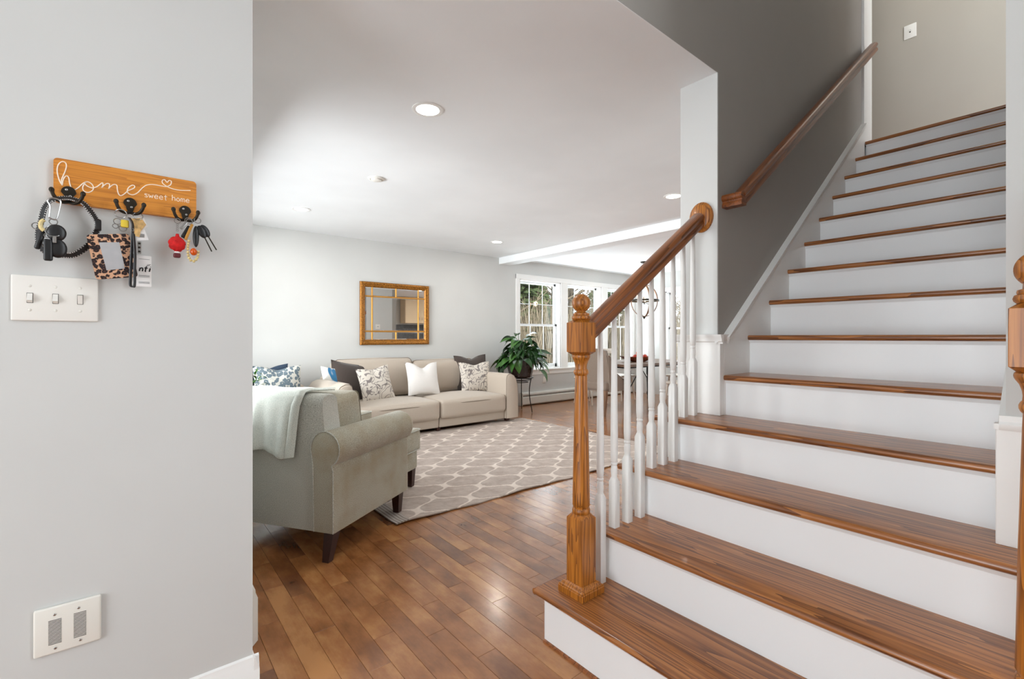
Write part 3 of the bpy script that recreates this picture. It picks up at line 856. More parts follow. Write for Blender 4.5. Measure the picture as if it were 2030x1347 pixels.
for d, c in vis[300:]+rest:
    n0 = len(g.v); strip_geom(g, c, 0.0007); per = len(g.v)-n0; ts.append(tone())
o = g.obj('plank_field', M['floor'], FLOOR, smooth=False, fix=False); o['kind'] = 'stuff'
tone_attr(o.data, ts, per)
# foyer floor behind the camera
FB = G().box(-2.88, row0+r0*rowp, -1.45, WL, -0.012, 0.0); o = FB.obj('plank_field', M['floor'], FLOOR, smooth=False); o['kind'] = 'stuff'
tone_attr(o.data, [(0.5, .3, .2, 1)], 8)
# quarter-round shoe at the first riser
struct('trim_11', G().prism([(A1+0.025-0.010, 0.0), (A1+0.025, 0.0), (A1+0.025, 0.010), (A1+0.018, 0.008)], 'y', -0.27, 1.312), M['rail'], label='thin oak shoe strip at the foot of the first riser')

# ------------------------------------------------------------------ far windows (window + frame parts)
def window_far(idx, x0, x1, z0, z1, plane='y', w=WF):
    root = bpy.data.objects.new('window_%d' % idx, None); COL.objects.link(root); root['kind'] = 'structure'
    root.location = ((x0+x1)/2, w, z0) if plane == 'y' else (w, (x0+x1)/2, z0)
    root['label'] = 'white double-hung grilled window number %d' % idx
    hx = (x1-x0)/2; H = z1-z0
    T = (lambda a, d, z: (a, d, z)) if plane == 'y' else (lambda a, d, z: (d, a, z))
    def bx(g, a0, a1, d0, d1, zz0, zz1, bev=0.0):
        if plane == 'y': g.box(a0, a1, d0, d1, zz0, zz1, bev)
        else: g.box(d0, d1, a0, a1, zz0, zz1, bev)
    g = G()   # jamb liner
    bx(g, -hx, -hx+0.02, 0, 0.18, 0, H); bx(g, hx-0.02, hx, 0, 0.18, 0, H); bx(g, -hx, hx, 0, 0.18, H-0.02, H); bx(g, -hx, hx, 0.02, 0.18, 0, 0.02)
    g.obj('jamb', M['trim'], root, smooth=False)
    zm = H*0.5
    for nm, d0, za, zb in (('upper_sash', 0.115, zm-0.018, H-0.02), ('lower_sash', 0.085, 0.02, zm+0.018)):
        g = G(); fw = 0.042
        a0, a1 = -hx+0.02, hx-0.02
        bx(g, a0, a0+fw, d0, d0+0.03, za, zb); bx(g, a1-fw, a1, d0, d0+0.03, za, zb)
        bx(g, a0, a1, d0, d0+0.03, za, za+(0.036 if nm == 'upper_sash' else 0.06)); bx(g, a0, a1, d0, d0+0.03, zb-0.036, zb)
        s_ = g.obj(nm, M['sash'], root, smooth=False)
        g = G()
        for k in (1, 2):
            a = a0+(a1-a0)*k/3; bx(g, a-0.0045, a+0.0045, d0+0.012, d0+0.020, za+0.03, zb-0.03)
        zc = (za+zb)/2
        if nm == 'upper_sash': bx(g, a0, a1, d0+0.012, d0+0.020, zc-0.0045, zc+0.0045)
        g.obj('grille', M['sash'], s_, smooth=False)
        g = G(); bx(g, a0+fw-0.005, a1-fw+0.005, d0+0.014, d0+0.018, za+0.03, zb-0.03)
        g.obj('pane', M['glass'], s_, smooth=False)
    return root
for i, (a, b_) in enumerate(win_x): window_far(i+1, a, b_, ZS, ZT)
for i, (a, b_) in enumerate(wy): window_far(i+4, a, b_, ZS, ZT-0.08, 'x', WR)
g = G()
g.box(5.024, 5.11, WF-0.018, WF, ZS, ZT+0.075, 0.003); g.box(5.024, WR, WF-0.020, WF, ZT, ZT+0.08, 0.003)
g.box(6.10, 6.27, WF-0.018, WF, ZS, ZT, 0.003); g.box(7.24, 7.42, WF-0.018, WF, ZS, ZT, 0.003); g.box(8.27, WR, WF-0.018, WF, ZS, ZT)
g.box(5.01, WR, WF-0.045, WF+0.05, ZS-0.022, ZS+0.003, 0.003); g.box(5.03, WR, WF-0.016, WF, ZS-0.095, ZS-0.022, 0.003)
struct('window_casing', g, M['trim'], label='white casing around the row of three far windows')
g = G()
for a, b_ in wy:
    g.box(WR-0.018, WR, a-0.08, a, ZS, ZT, 0.003); g.box(WR-0.018, WR, b_, b_+0.08, ZS, ZT, 0.003)
    g.box(WR-0.020, WR, a-0.09, b_+0.09, ZT-0.08, ZT, 0.003); g.box(WR-0.04, WR+0.04, a-0.09, b_+0.09, ZS-0.022, ZS, 0.003)
struct('window_casing_side', g, M['trim'], label='white casing around the end wall windows')

# ------------------------------------------------------------------ recessed lights, detector
def downlight(x, y, label):
    t = thing('recessed_light', label, 'ceiling light', (x, y, CEIL), 0, 'recessed ceiling lights')
    G().lathe([(0.088, 0.0), (0.088, -0.004), (0.080, -0.006), (0.066, -0.004), (0.062, 0.012), (0.0615, 0.012), (0.0615, 0.0)], n=36).obj('trim_ring', M['trim'], t)
    G().lathe([(0.0, -0.001), (0.0655, -0.001), (0.0655, -0.0028), (0.0, -0.0045)], n=28).obj('lens', M['lamp'], t)
    l = bpy.data.lights.new('downlight', 'AREA'); l.shape = 'DISK'; l.size = 0.12; l.energy = 7; l.color = (1, 0.95, 0.88)
    lo = bpy.data.objects.new('downlight', l); COL.objects.link(lo); lo.parent = t; lo.location = (0, 0, -0.0075)
downlight(1.31, 2.37, 'large-looking recessed light nearest the foyer in the ceiling')
downlight(1.334, 5.03, 'recessed light above the left end of the far wall')
downlight(3.87, 5.07, 'recessed light beside the ceiling beam above the sofa')
downlight(3.873, 2.393, 'recessed light beside the top of the newel handrail')
t = thing('smoke_detector', 'small round white detector on the ceiling between the lights', 'smoke detector', (1.553, 3.667, CEIL))
G().lathe([(0.066, 0), (0.066, -0.006), (0.060, -0.010), (0.050, -0.011), (0.048, -0.006), (0.044, -0.006), (0.042, -0.018), (0.030, -0.022), (0.0, -0.022)], n=28).obj('housing', M['plate'], t)

# ------------------------------------------------------------------ left wall: switches, vent, key rack
t = thing('light_switch', 'white three-gang toggle switch plate under the key rack', 'light switch', (-0.1505, WL, 1.2705))
G().rbox(0.0805, 0.0035, 0.057, 0.0034, c=(0, -0.0035, 0), n=1, seg=3).obj('plate', M['plate'], t)
for i, dx in enumerate((-0.0471, -0.0012, 0.0452)):
    G().box(dx-0.0058, dx+0.0058, -0.0078, -0.0066, -0.0128, 0.0128, 0.0004).obj('toggle_frame', M['slot'], t, smooth=False)
    s_ = G().prism([(-0.0078, -0.0118), (-0.0165 if i != 2 else -0.010, -0.006), (-0.010 if i != 2 else -0.0165, 0.010), (-0.0078, 0.0118)], 'x', dx-0.0048, dx+0.0048).obj('toggle', M['plate'], t, smooth=False)
    for dz in (-0.0302, 0.0302):
        G().sphere((dx, -0.0072, dz), 0.0034, 10, 6, (1, 0.35, 1)).obj('screw', M['plate_cream'], t)
t = thing('wall_vent_plate', 'cream double speaker-grille plate low on the foyer wall', 'vent plate', (-0.128, WL, 0.424))
G().rbox(0.064, 0.005, 0.060, 0.0048, c=(0, -0.005, 0), n=1, seg=3).obj('plate', M['plate_cream'], t)
for cx_, zc, zh in ((-0.0245, -0.004, 0.030), (0.0225, -0.003, 0.031)):
    g = G(); n_ = 18
    for k in range(n_):
        z = zc-zh+2*zh*k/(n_-1); g.box(cx_-0.0122, cx_+0.0122, -0.0106, -0.0092, z-0.0007, z+0.0007)
    g.obj('grille_slots', M['slot'], t, smooth=False)
for dx, dz in ((-0.0250, 0.040), (-0.024, -0.046), (0.020, 0.041), (0.023, -0.044)):
    G().sphere((dx, -0.0105, dz), 0.0032, 10, 6, (1, 0.35, 1)).obj('screw', M['steel'], t)

KR = thing('key_rack', 'wooden home sweet home board with three dark double hooks', 'key rack', (-0.004, WL, 1.574))
ko = Vector(KR.location)
def rrect(hx, hz, r, n=5):
    p = []
    for cx_, cz_, a0 in ((hx-r, hz-r, 0), (-hx+r, hz-r, PI/2), (-hx+r, -hz+r, PI), (hx-r, -hz+r, 1.5*PI)):
        for k in range(n+1):
            a = a0+PI/2*k/n; p.append((cx_+r*math.cos(a), cz_+r*math.sin(a)))
    return p
G().prism(rrect(0.151, 0.0565, 0.009), 'y', -0.014, 0.0).obj('board', M['board'], KR, angle=60)
strokes = {
 'h': [(-0.1387,1.5621),(-0.1438,1.5728),(-0.1474,1.5898),(-0.1478,1.6041),(-0.1449,1.6156),(-0.1387,1.6226),(-0.1328,1.6211),(-0.1309,1.6123),(-0.1334,1.5987),(-0.1376,1.5848),(-0.1403,1.5735),(-0.1387,1.5621),(-0.1374,1.5741),(-0.1341,1.5841),(-0.1299,1.5879),(-0.1265,1.5834),(-0.1248,1.5701),(-0.1214,1.5583),(-0.1155,1.5552),(-0.108,1.5628),(-0.1,1.5744),(-0.0928,1.5807)],
 'o': [(-0.0961,1.5761),(-0.1,1.565),(-0.0983,1.556),(-0.0896,1.553),(-0.0814,1.5593),(-0.0792,1.5687),(-0.083,1.5774),(-0.0906,1.5811),(-0.0961,1.5767),(-0.0928,1.5709),(-0.083,1.5667),(-0.073,1.5711),(-0.0652,1.5805),(-0.0611,1.5849)],
 'm': [(-0.0611,1.5849),(-0.0602,1.5791),(-0.0625,1.5709),(-0.0584,1.578),(-0.052,1.5844),(-0.0475,1.5842),(-0.047,1.5782),(-0.0488,1.5709),(-0.0443,1.5788),(-0.0374,1.585),(-0.032,1.5834),(-0.0309,1.573),(-0.0286,1.5619),(-0.0239,1.5573),(-0.0168,1.5629),(-0.0085,1.5744)],
 'e': [(-0.0085,1.5744),(-0.0014,1.5789),(0.0051,1.5848),(0.0051,1.5901),(-0.0002,1.5903),(-0.0069,1.5833),(-0.0102,1.5734),(-0.0069,1.5661),(0.0022,1.5647),(0.0119,1.5722),(0.0216,1.5866),(0.0315,1.5971),(0.0452,1.6019),(0.0655,1.6018),(0.0758,1.6025),(0.0838,1.6075),(0.0868,1.6126),(0.0872,1.62),(0.082,1.621),(0.0775,1.6149),(0.0723,1.6211),(0.0672,1.6183),(0.0672,1.6107),(0.0758,1.6039),(0.0896,1.599),(0.1072,1.5982),(0.133,1.6024)]}
def smooth_path(p, n=5):
    out = []
    for i in range(len(p)-1):
        a = p[max(i-1, 0)]; b_ = p[i]; c = p[i+1]; d = p[min(i+2, len(p)-1)]
        for k in range(n):
            t = k/n
            out.append(tuple(0.5*((2*b_[j])+(-a[j]+c[j])*t+(2*a[j]-5*b_[j]+4*c[j]-d[j])*t*t+(-a[j]+3*b_[j]-3*c[j]+d[j])*t**3) for j in range(len(b_))))
    out.append(p[-1]); return out
g = G()
for nm, p in strokes.items():
    q = smooth_path(p); g.tube([(x-ko.x, -0.0141, z-ko.z) for x, z in q], 0.00125, 6)
g.obj('script_lettering', M['letter'], KR)
# small printed words drawn as strokes on a 1-unit letter grid
GL = {
 's': [[(.75,.85),(.3,.95),(.15,.75),(.7,.35),(.6,.05),(.1,.1)]],
 'w': [[(.0,.95),(.25,.0),(.5,.7),(.75,.0),(1.0,.95)]],
 'e': [[(.1,.5),(.8,.55),(.7,.92),(.35,1.0),(.08,.6),(.2,.1),(.6,.0),(.85,.2)]],
 't': [[(.4,1.45),(.4,.1),(.6,.0)],[(.05,1.0),(.8,1.0)]],
 'h': [[(.1,1.6),(.1,.0)],[(.1,.7),(.5,1.0),(.75,.7),(.78,.0)]],
 'o': [[(.45,1.0),(.1,.6),(.25,.05),(.65,.05),(.8,.6),(.45,1.0)]],
 'm': [[(.05,1.0),(.08,.0)],[(.07,.7),(.32,1.0),(.5,.7),(.52,.0)],[(.52,.7),(.8,1.0),(1.0,.7),(1.0,.0)]],
 'n': [[(.1,1.0),(.1,.0)],[(.1,.7),(.5,1.0),(.75,.7),(.78,.0)]],
 'i': [[(.3,1.0),(.3,.0)],[(.3,1.35),(.3,1.45)]]}
def write(g, text, x, z, h, y, r, slant=0.0, dz=0.0):
    for ch in text:
        if ch == ' ': x += h*0.75; z += dz*0.75; continue
        w = 0
        for st in GL[ch]:
            q = smooth_path(st, 3) if len(st) > 2 else st
            g.tube([(x+h*(a+slant*b_), y, z+h*b_) for a, b_ in q], r, 5)
            w = max(w, max(a for a, b_ in st))
        x += h*(w+0.26)
    return x
g = G()
write(g, 'sweet', 0.0262-ko.x, 1.5635-ko.z, 0.0098, -0.0141, 0.00085)
write(g, 'home', 0.0885-ko.x, 1.5655-ko.z, 0.0098, -0.0141, 0.00085)
g.obj('printed_lettering', M['letter'], KR)
def hook(x, z):
    g = G()
    # tear-drop back plate
    pr_ = []
    for k in range(20):
        a = 2*PI*k/20
        rx = 0.0145 if math.sin(a) > -0.3 else 0.0095
        pr_.append((x+rx*math.cos(a), z+0.006+0.0165*math.sin(a)*(1.0 if math.sin(a) > 0 else 1.55)))
    g.prism(pr_, 'y', -0.0185, -0.014)
    h = g.obj('hook', M['iron'], KR, angle=60)
    g = G()
    for s_ in (-1, 1):
        p = [(x, -0.018, z-0.018), (x+s_*0.010, -0.026, z-0.022), (x+s_*0.020, -0.036, z-0.019), (x+s_*0.026, -0.042, z-0.010), (x+s_*0.029, -0.044, z+0.001)]
        g.tube(smooth_path(p, 4), [0.0042]*12+[0.0040]*3+[0.0048, 0.0052][:2], 10)
        g.sphere((x+s_*0.029, -0.044, z+0.002), 0.0056, 10, 8, (1, 1, 1.2))
    g.obj('prongs', M['iron'], h)
    for dz, dx in ((0.013, -0.004), (-0.003, 0.003)):
        G().sphere((x+dx, -0.0188, z+dz), 0.0030, 8, 6, (1, 0.4, 1)).obj('screw', M['steel'], h)
for hx_, hz_ in ((-0.1265, 1.5385), (-0.004, 1.532), (0.1196, 1.532)): hook(hx_-ko.x, hz_-ko.z)

def pth(pts, y, o): return [(x-o[0], y-o[1], z-o[2]) for x, z in pts]
def ring(g, x, y, z, r, t=0.0011, tilt=0.3, n=24):
    g.tube([(x+r*math.cos(2*PI*k/n), y+tilt*r*math.sin(2*PI*k/n)*0.6, z+r*math.sin(2*PI*k/n)) for k in range(n)], t, 6, closed=True)
HK = 'things hanging from the key rack'
# dog collar
lo = (-0.122, 1.632, 1.52)
t = thing('dog_collar', 'black dog collar edged with white stitching hung in a loop on the left hook', 'collar', lo, 0, HK)
colp = [(-0.1598,1.5158),(-0.1698,1.4944),(-0.1757,1.4601),(-0.1806,1.426),(-0.1767,1.3983),(-0.1628,1.384),(-0.1366,1.3811),(-0.1137,1.3856),(-0.0882,1.4127),(-0.0728,1.450),(-0.0705,1.4712),(-0.0792,1.4935),(-0.0968,1.5189),(-0.1137,1.5264),(-0.1263,1.5278),(-0.1427,1.5242)]
cc = smooth_path(colp+[colp[0]], 4)
def loopring(g, pts, y, w, th, o, off=0.0):
    m = len(pts)-1; rings = []
    for i in range(m+1):
        p = Vector((pts[i % m][0], 0, pts[i % m][1])); q = Vector((pts[(i+1) % m][0], 0, pts[(i+1) % m][1])); pq = Vector((pts[(i-1) % m][0], 0, pts[(i-1) % m][1]))
        tt = (q-pq).normalized(); nn = Vector((tt.z, 0, -tt.x))
        tw = 0.8  # strap seen slightly face-on
        wv = (Vector((0, 1, 0))*math.cos(tw)+nn*math.sin(tw)); th_v = wv.cross(tt).normalized()
        c = Vector((p.x-o[0], y-o[1], p.z-o[2]))+wv*off
        rings.append([c-wv*w/2-th_v*th/2, c+wv*w/2-th_v*th/2, c+wv*w/2+th_v*th/2, c-wv*w/2+th_v*th/2])
    g.loft(rings, cap=False)
g = G(); loopring(g, cc, 1.640, 0.016, 0.0022, lo); g.obj('strap', M['blackleather'], t)
g = G(); last = None
for i in range(len(cc)-1):
    p = cc[i]; q = cc[i+1]
    for k in range(3):
        c = (p[0]+(q[0]-p[0])*k/3, p[1]+(q[1]-p[1])*k/3)
        if last and math.dist(c, last) < 0.0034: continue
        last = c; tt = Vector((q[0]-p[0], 0, q[1]-p[1])).normalized(); nn = Vector((tt.z, 0, -tt.x)); wv = Vector((0, 1, 0))*math.cos(0.8)+nn*math.sin(0.8)
        for of in (-0.0068, 0.0068):
            cc_ = Vector((c[0]-lo[0], 1.640-lo[1]-0.0008, c[1]-lo[2]))+wv*of
            g.tube([cc_-tt*0.0010, cc_+tt*0.0010], 0.0013, 4)
g.obj('white_stitching', M['paper'], t)
g = G().box(-0.0685-lo[0]-0.006, -0.0685-lo[0]+0.006, -0.010, 0.010, 1.452-lo[2], 1.480-lo[2], 0.002); g.obj('buckle', M['blackplastic'], t)
g = G(); ring(g, -0.183-lo[0], 0, 1.447-lo[2], 0.008, 0.0012); g.obj('tag_ring', M['steel'], t)
# carabiner with car key
lo = (-0.152, 1.622, 1.51)
t = thing('carabiner_keys', 'silver carabiner with car key fob and black keys on the left hook', 'keys', lo, 0, HK)
g = G(); g.tube([(x-lo[0], 0, z-lo[2]) for x, z in smooth_path([(-0.1598,1.4698),(-0.1579,1.4978),(-0.1628,1.5107),(-0.1539,1.5189),(-0.1399,1.5149),(-0.1399,1.501),(-0.146,1.4692),(-0.153,1.466)], 4)], 0.0018, 8, closed=True)
g.obj('carabiner', M['steel'], t)
g = G(); ring(g, -0.152-lo[0], 0, 1.460-lo[2], 0.0075); ring(g, -0.1505-lo[0], -0.004, 1.437-lo[2], 0.0155, 0.0013, 1.0); ring(g, -0.162-lo[0], -0.004, 1.424-lo[2], 0.006)
g.obj('split_rings', M['steel'], t)
g = G().sphere((-0.146-lo[0], -0.006, 1.432-lo[2]), 1.0, 20, 12, (0.0185, 0.007, 0.021)); g.obj('key_fob', M['blackplastic'], t)
g = G().rbox(0.0085, 0.005, 0.027, 0.0048, c=(-0.160-lo[0], -0.012, 1.387-lo[2]), n=2, seg=3); g.obj('key_fob', M['blackplastic'], t)
g = G().sphere((-0.1435-lo[0], -0.008, 1.393-lo[2]), 1.0, 20, 12, (0.0175, 0.007, 0.0235)); g.obj('key_fob', M['blackplastic'], t)
g = G().box(-0.1485-lo[0]-0.003, -0.1485-lo[0]+0.004, -0.020, -0.016, 1.405-lo[2], 1.422-lo[2], 0.0006); g.obj('key_shank', M['steel'], t)
g = G(); g.tube([(x-lo[0], -0.002, z-lo[2]) for x, z in smooth_path([(-0.168,1.462),(-0.1735,1.455),(-0.174,1.443),(-0.168,1.435)], 4)], 0.0045, 8); g.obj('ivory_ring', M['bead'], t)
g = G().rbox(0.006, 0.006, 0.024, 0.0055, c=(0, 0, 0), n=2, seg=3).xf(Matrix.Translation((-0.176-lo[0], 0.004, 1.412-lo[2])) @ Matrix.Rotation(0.25, 4, 'Y')); g.obj('black_clip', M['blackplastic'], t)
# leopard holder
lo = (-0.025, 1.625, 1.50)
t = thing('badge_wallet', 'leopard print badge wallet with clear window on the middle hook', 'badge holder', lo, 0, HK)
def quadprism(g, corners, y0, y1, o, r=0.0):
    g.prism([(x-o[0], z-o[2]) for x, z in corners], 'y', y0, y1)
rot = Matrix.Translation((-0.0397-0.0-lo[0], 0.004, 1.387-lo[2])) @ Matrix.Rotation(-0.165, 4, 'Y')
g = G().prism(rrect(0.0435, 0.058, 0.007), 'y', -0.003, 0.003).xf(rot); g.obj('wallet_body', M['leopard'], t, angle=60)
rot2 = Matrix.Translation((-0.0397-lo[0], 0.004, 1.387-lo[2])) @ Matrix.Rotation(-0.165, 4, 'Y')
G().prism([(-0.0185, -0.036), (0.0195, -0.034), (0.0195, 0.036), (-0.0215, 0.037)], 'y', -0.0038, -0.0028).xf(rot2).obj('clear_window', M['clear'], t, smooth=False)
g = G(); ring(g, -0.0235-lo[0], -0.008, 1.501-lo[2], 0.0125, 0.0014, 1.0); ring(g, -0.030-lo[0], -0.004, 1.480-lo[2], 0.008); ring(g, -0.019-lo[0], 0, 1.464-lo[2], 0.008); ring(g, -0.034-lo[0], 0, 1.468-lo[2], 0.006)
g.obj('split_rings', M['steel'], t)
g = G().box(-0.0235-lo[0], -0.0065-lo[0], -0.008, 0.004, 1.466-lo[2], 1.486-lo[2], 0.003); g.obj('yellow_tag', M['yellow'], t)
g = G(); sp = [(-0.006,1.492),(0.0005,1.478),(0.001,1.454),(-0.001,1.40),(-0.0035,1.33),(-0.0035,1.312),(0.001,1.307),(0.005,1.312),(0.0055,1.35),(0.006,1.40),(0.003,1.45)]
g.ribbon([(x-lo[0], -0.012, z-lo[2]) for x, z in smooth_path(sp, 4)], lambda i: (0.0045, 0.007, 0.0), 0.0025); g.obj('wrist_strap', M['blackleather'], t)
g = G(); ring(g, 0.001-lo[0], -0.014, 1.460-lo[2], 0.003, 0.0012); g.obj('rivet', M['steel'], t)
# badge card behind
lo = (0.0128, 1.645, 1.5)
t = thing('badge_card', 'white printed badge card on a clip hanging from the middle hook', 'badge', lo, 0, HK)
G().prism(rrect(0.0165*1.0+0.004, 0.0428, 0.002), 'y', -0.0006, 0.0006).xf(Matrix.Translation((0.0215-lo[0], 0, 1.355-lo[2]))).obj('card', M['paper'], t)
g = G(); write(g, 'nti', 0.0145-lo[0], 1.3545-lo[2], 0.0095, -0.001, 0.0016, 0.2)
for zz in (1.388, 1.343, 1.341, 1.3385, 1.325, 1.323, 1.321): g.box(0.014-lo[0], 0.038-lo[0], -0.0010, -0.0005, zz-lo[2], zz+0.0007-lo[2])
for q in range(3): g.tube([(0.030+0.003*q-lo[0], -0.001, 1.367+0.002*q-lo[2]), (0.034+0.003*q-lo[0], -0.001, 1.375-lo[2])], 0.0004, 4)
g.obj('card_print', M['ink'], t, smooth=False)
g = G().box(0.0115-lo[0], 0.0195-lo[0], -0.004, 0.0, 1.402-lo[2], 1.436-lo[2], 0.0015); g.obj('clip_strap', M['steel'], t)
for zz in (1.408, 1.419, 1.430): G().sphere((0.0155-lo[0], -0.005, zz-lo[2]), 0.0028, 8, 6, (1, .5, 1)).obj('snap', M['iron'], t)
g = G(); ring(g, 0.0125-lo[0], -0.012, 1.503-lo[2], 0.0105, 0.0010, 1.0); g.obj('split_ring', M['steel'], t)
# torn paper tag
lo = (0.02, 1.635, 1.49)
t = thing('paper_tag', 'tan and white store tag bunched on the middle hook', 'tag', lo, 0, HK)
G().prism([(x-lo[0], z-lo[2]) for x, z in [(-0.002,1.494),(0.020,1.499),(0.030,1.482),(0.018,1.462),(0.016,1.446),(0.006,1.448)]], 'y', -0.004, -0.002).obj('tan_card', M['tan'], t, smooth=False)
G().prism([(x-lo[0], z-lo[2]) for x, z in [(0.012,1.500),(0.026,1.500),(0.033,1.478),(0.0262,1.470),(0.036,1.441),(0.010,1.437)]], 'y', -0.001, 0.0).obj('white_card', M['paper'], t, smooth=False)
g = G()
for q in range(6): g.box(0.014+0.0022*q-lo[0], 0.0148+0.0022*q-lo[0], -0.0018, -0.0010, 1.446-lo[2], 1.456-lo[2])
g.obj('barcode', M['ink'], t, smooth=False)
# red plush
lo = (0.0999, 1.628, 1.505)
t = thing('plush_keychain', 'fluffy bright red pom keychain with maroon base on the right hook', 'keychain', lo, 0, HK)
g = G(); rr_ = random.Random(5)
base = G().sphere((-0.0008, 0, 1.4375-lo[2]), 0.0188, 18, 12, (1, 0.8, 1.1))
vs = []
for p in base.v:
    q = Vector(p)-Vector((-0.0008, 0, 1.4375-lo[2])); k = 1+rr_.uniform(-0.06, 0.14); vs.append(tuple(Vector((-0.0008, 0, 1.4375-lo[2]))+q*k))
base.v = vs
for k in range(40):
    a = rr_.random()*2*PI; b_ = rr_.uniform(-1.3, 1.3)
    d = Vector((math.cos(a)*math.cos(b_), 0.8*math.sin(a)*math.cos(b_), math.sin(b_)))
    c = Vector((-0.0008, 0, 1.4375-lo[2]))
    base.tube([c+d*0.016, c+d*0.0215+Vector((0, 0, -0.001))], [0.003, 0.0003], 5)
base.tube([(0, 0, 1.455-lo[2]), (0, 0, 1.466-lo[2])], [0.006, 0.0035], 8)
base.obj('red_pom', M['red'], t)
G().rbox(0.0085, 0.008, 0.0065, 0.004, c=(-0.001, 0, 1.4045-lo[2]), n=2, seg=3).obj('maroon_base', M['maroon'], t)
G().rbox(0.006, 0.006, 0.003, 0.0028, c=(-0.001, 0, 1.413-lo[2]), n=1, seg=3).obj('neck', M['paper'], t)
g = G(); ring(g, 0, 0, 1.503-lo[2], 0.0072, 0.0010, 0.3)
for k in range(4): ring(g, 0, 0, 1.492-lo[2]-0.0055*k, 0.0026, 0.0006, (0.2, 1.5)[k % 2], 10)
g.obj('chain', M['steel'], t)
# beads
lo = (0.128, 1.628, 1.50)
t = thing('bead_keychain', 'cream bead loop with an amber bead on the right hook', 'keychain', lo, 0, HK)
bp = smooth_path([(0.1262,1.4485),(0.1245,1.437),(0.1236,1.425),(0.1246,1.411),(0.1266,1.4),(0.132,1.392),(0.139,1.392),(0.1455,1.4007),(0.1485,1.413),(0.1487,1.4244)], 8)
acc = 0; last = bp[0]
spots = [bp[0]]
for p in bp[1:]:
    if math.dist(p, last) >= 0.0074: spots.append(p); last = p
for p in spots: G().sphere((p[0]-lo[0], -0.006, p[1]-lo[2]), 0.0040, 10, 8).obj('bead', M['bead'], t)
G().sphere((0.1375-lo[0], -0.006, 1.4185-lo[2]), 0.0085, 14, 10, (1, 1, 1.25)).obj('amber_bead', M['amber'], t)
g = G().box(-0.0035, 0.0035, -0.003, 0.0, -0.025, 0.025, 0.001).xf(Matrix.Translation((0.1262-lo[0], -0.006, 1.474-lo[2])) @ Matrix.Rotation(0.33, 4, 'Y')); g.obj('gold_charm', M['gold_bar'], t)
g = G(); ring(g, 0.128-lo[0], 0, 1.505-lo[2], 0.0075); g.obj('split_ring', M['steel'], t)
# car keys
lo = (0.1475, 1.632, 1.512)
t = thing('car_keys', 'bunch of black-headed car keys hanging from the right hook', 'keys', lo, 0, HK)
for i, (x, z, a, ln) in enumerate(((0.158, 1.480, -0.42, 0.0), (0.166, 1.484, -0.5, 0.0))):
    R_ = Matrix.Translation((x-lo[0], 0.002*i-0.004, z-lo[2])) @ Matrix.Rotation(a, 4, 'Y')
    k = G().sphere((0, 0, 0), 1.0, 16, 10, (0.0105, 0.0045, 0.019)).xf(R_).obj('key_head', M['blackplastic'], t)
    G().box(-0.0016, 0.0016, -0.0008, 0.0008, -0.060, -0.014, 0.0003).xf(R_).obj('key_blade', M['iron'], t, smooth=False)
G().sphere((0.1435-lo[0], -0.006, 1.464-lo[2]), 1.0, 16, 10, (0.0078, 0.005, 0.031)).obj('key_head', M['blackplastic'], t)
G().rbox(0.006, 0.004, 0.020, 0.0038, c=(0, 0, 0), n=2, seg=3).xf(Matrix.Translation((0.121-lo[0], 0.0, 1.475-lo[2])) @ Matrix.Rotation(0.45, 4, 'Y')).obj('key_head', M['blackplastic'], t)
G().rbox(0.004, 0.002, 0.013, 0.0018, c=(0, 0, 0), n=1, seg=2).xf(Matrix.Translation((0.1145-lo[0], -0.004, 1.492-lo[2])) @ Matrix.Rotation(0.6, 4, 'Y')).obj('silver_tag', M['steel'], t)
g = G(); ring(g, 0.1475-lo[0], -0.006, 1.511-lo[2], 0.008, 0.0011); ring(g, 0.1265-lo[0], 0, 1.508-lo[2], 0.009, 0.0010); g.obj('split_rings', M['steel'], t)

# ------------------------------------------------------------------ baseboard heaters, outlets, switches
def heater(name, label, origin, rz, length):
    t = thing(name, label, 'heater', origin, rz)
    # local: runs along +x, wall at y=0, sticks out to -y
    G().prism([(0, 0.012), (-0.058, 0.012), (-0.070, 0.03), (-0.070, 0.135), (-0.060, 0.148), (-0.056, 0.152), (-0.052, 0.150), (-0.050, 0.02), (0, 0.02)], 'x', 0.012, length-0.012).obj('front_cover', M['heater'], t, smooth=False)
    G().prism([(0, 0.222), (-0.050, 0.222), (-0.068, 0.205), (-0.070, 0.178), (-0.066, 0.178), (-0.062, 0.200), (-0.048, 0.214), (0, 0.216)], 'x', 0.012, length-0.012).obj('top_hood', M['heater'], t, smooth=False)
    G().box(0.013, length-0.013, -0.045, -0.004, 0.03, 0.19).obj('fin_core', M['dark'], t, smooth=False)
    G().box(0.013, length-0.013, -0.060, -0.052, 0.160, 0.168).obj('damper', M['heater'], t, smooth=False)
    for x in (0, length-0.012):
        G().prism([(0, 0.0), (-0.056, 0.0), (-0.074, 0.018), (-0.074, 0.180), (-0.058, 0.224), (0, 0.226)], 'x', x, x+0.012).obj('end_cap', M['heater'], t, smooth=False)
    G().box(0.02, length-0.02, -0.045, -0.003, 0.0, 0.014).obj('toe_gap', M['dark'], t, smooth=False)
    return t
heater('baseboard_heater', 'long white baseboard heater below the far windows', (5.12, WF, 0.001), 0, 3.1)
heater('baseboard_heater', 'white heater end cap poking out behind the foyer wall corner', (0.297, 1.985, 0.001), PI/2, 3.0).rotation_euler = (0, 0, PI/2)
hb = bpy.data.objects['baseboard_heater.001'] if 'baseboard_heater.001' in bpy.data.objects else None

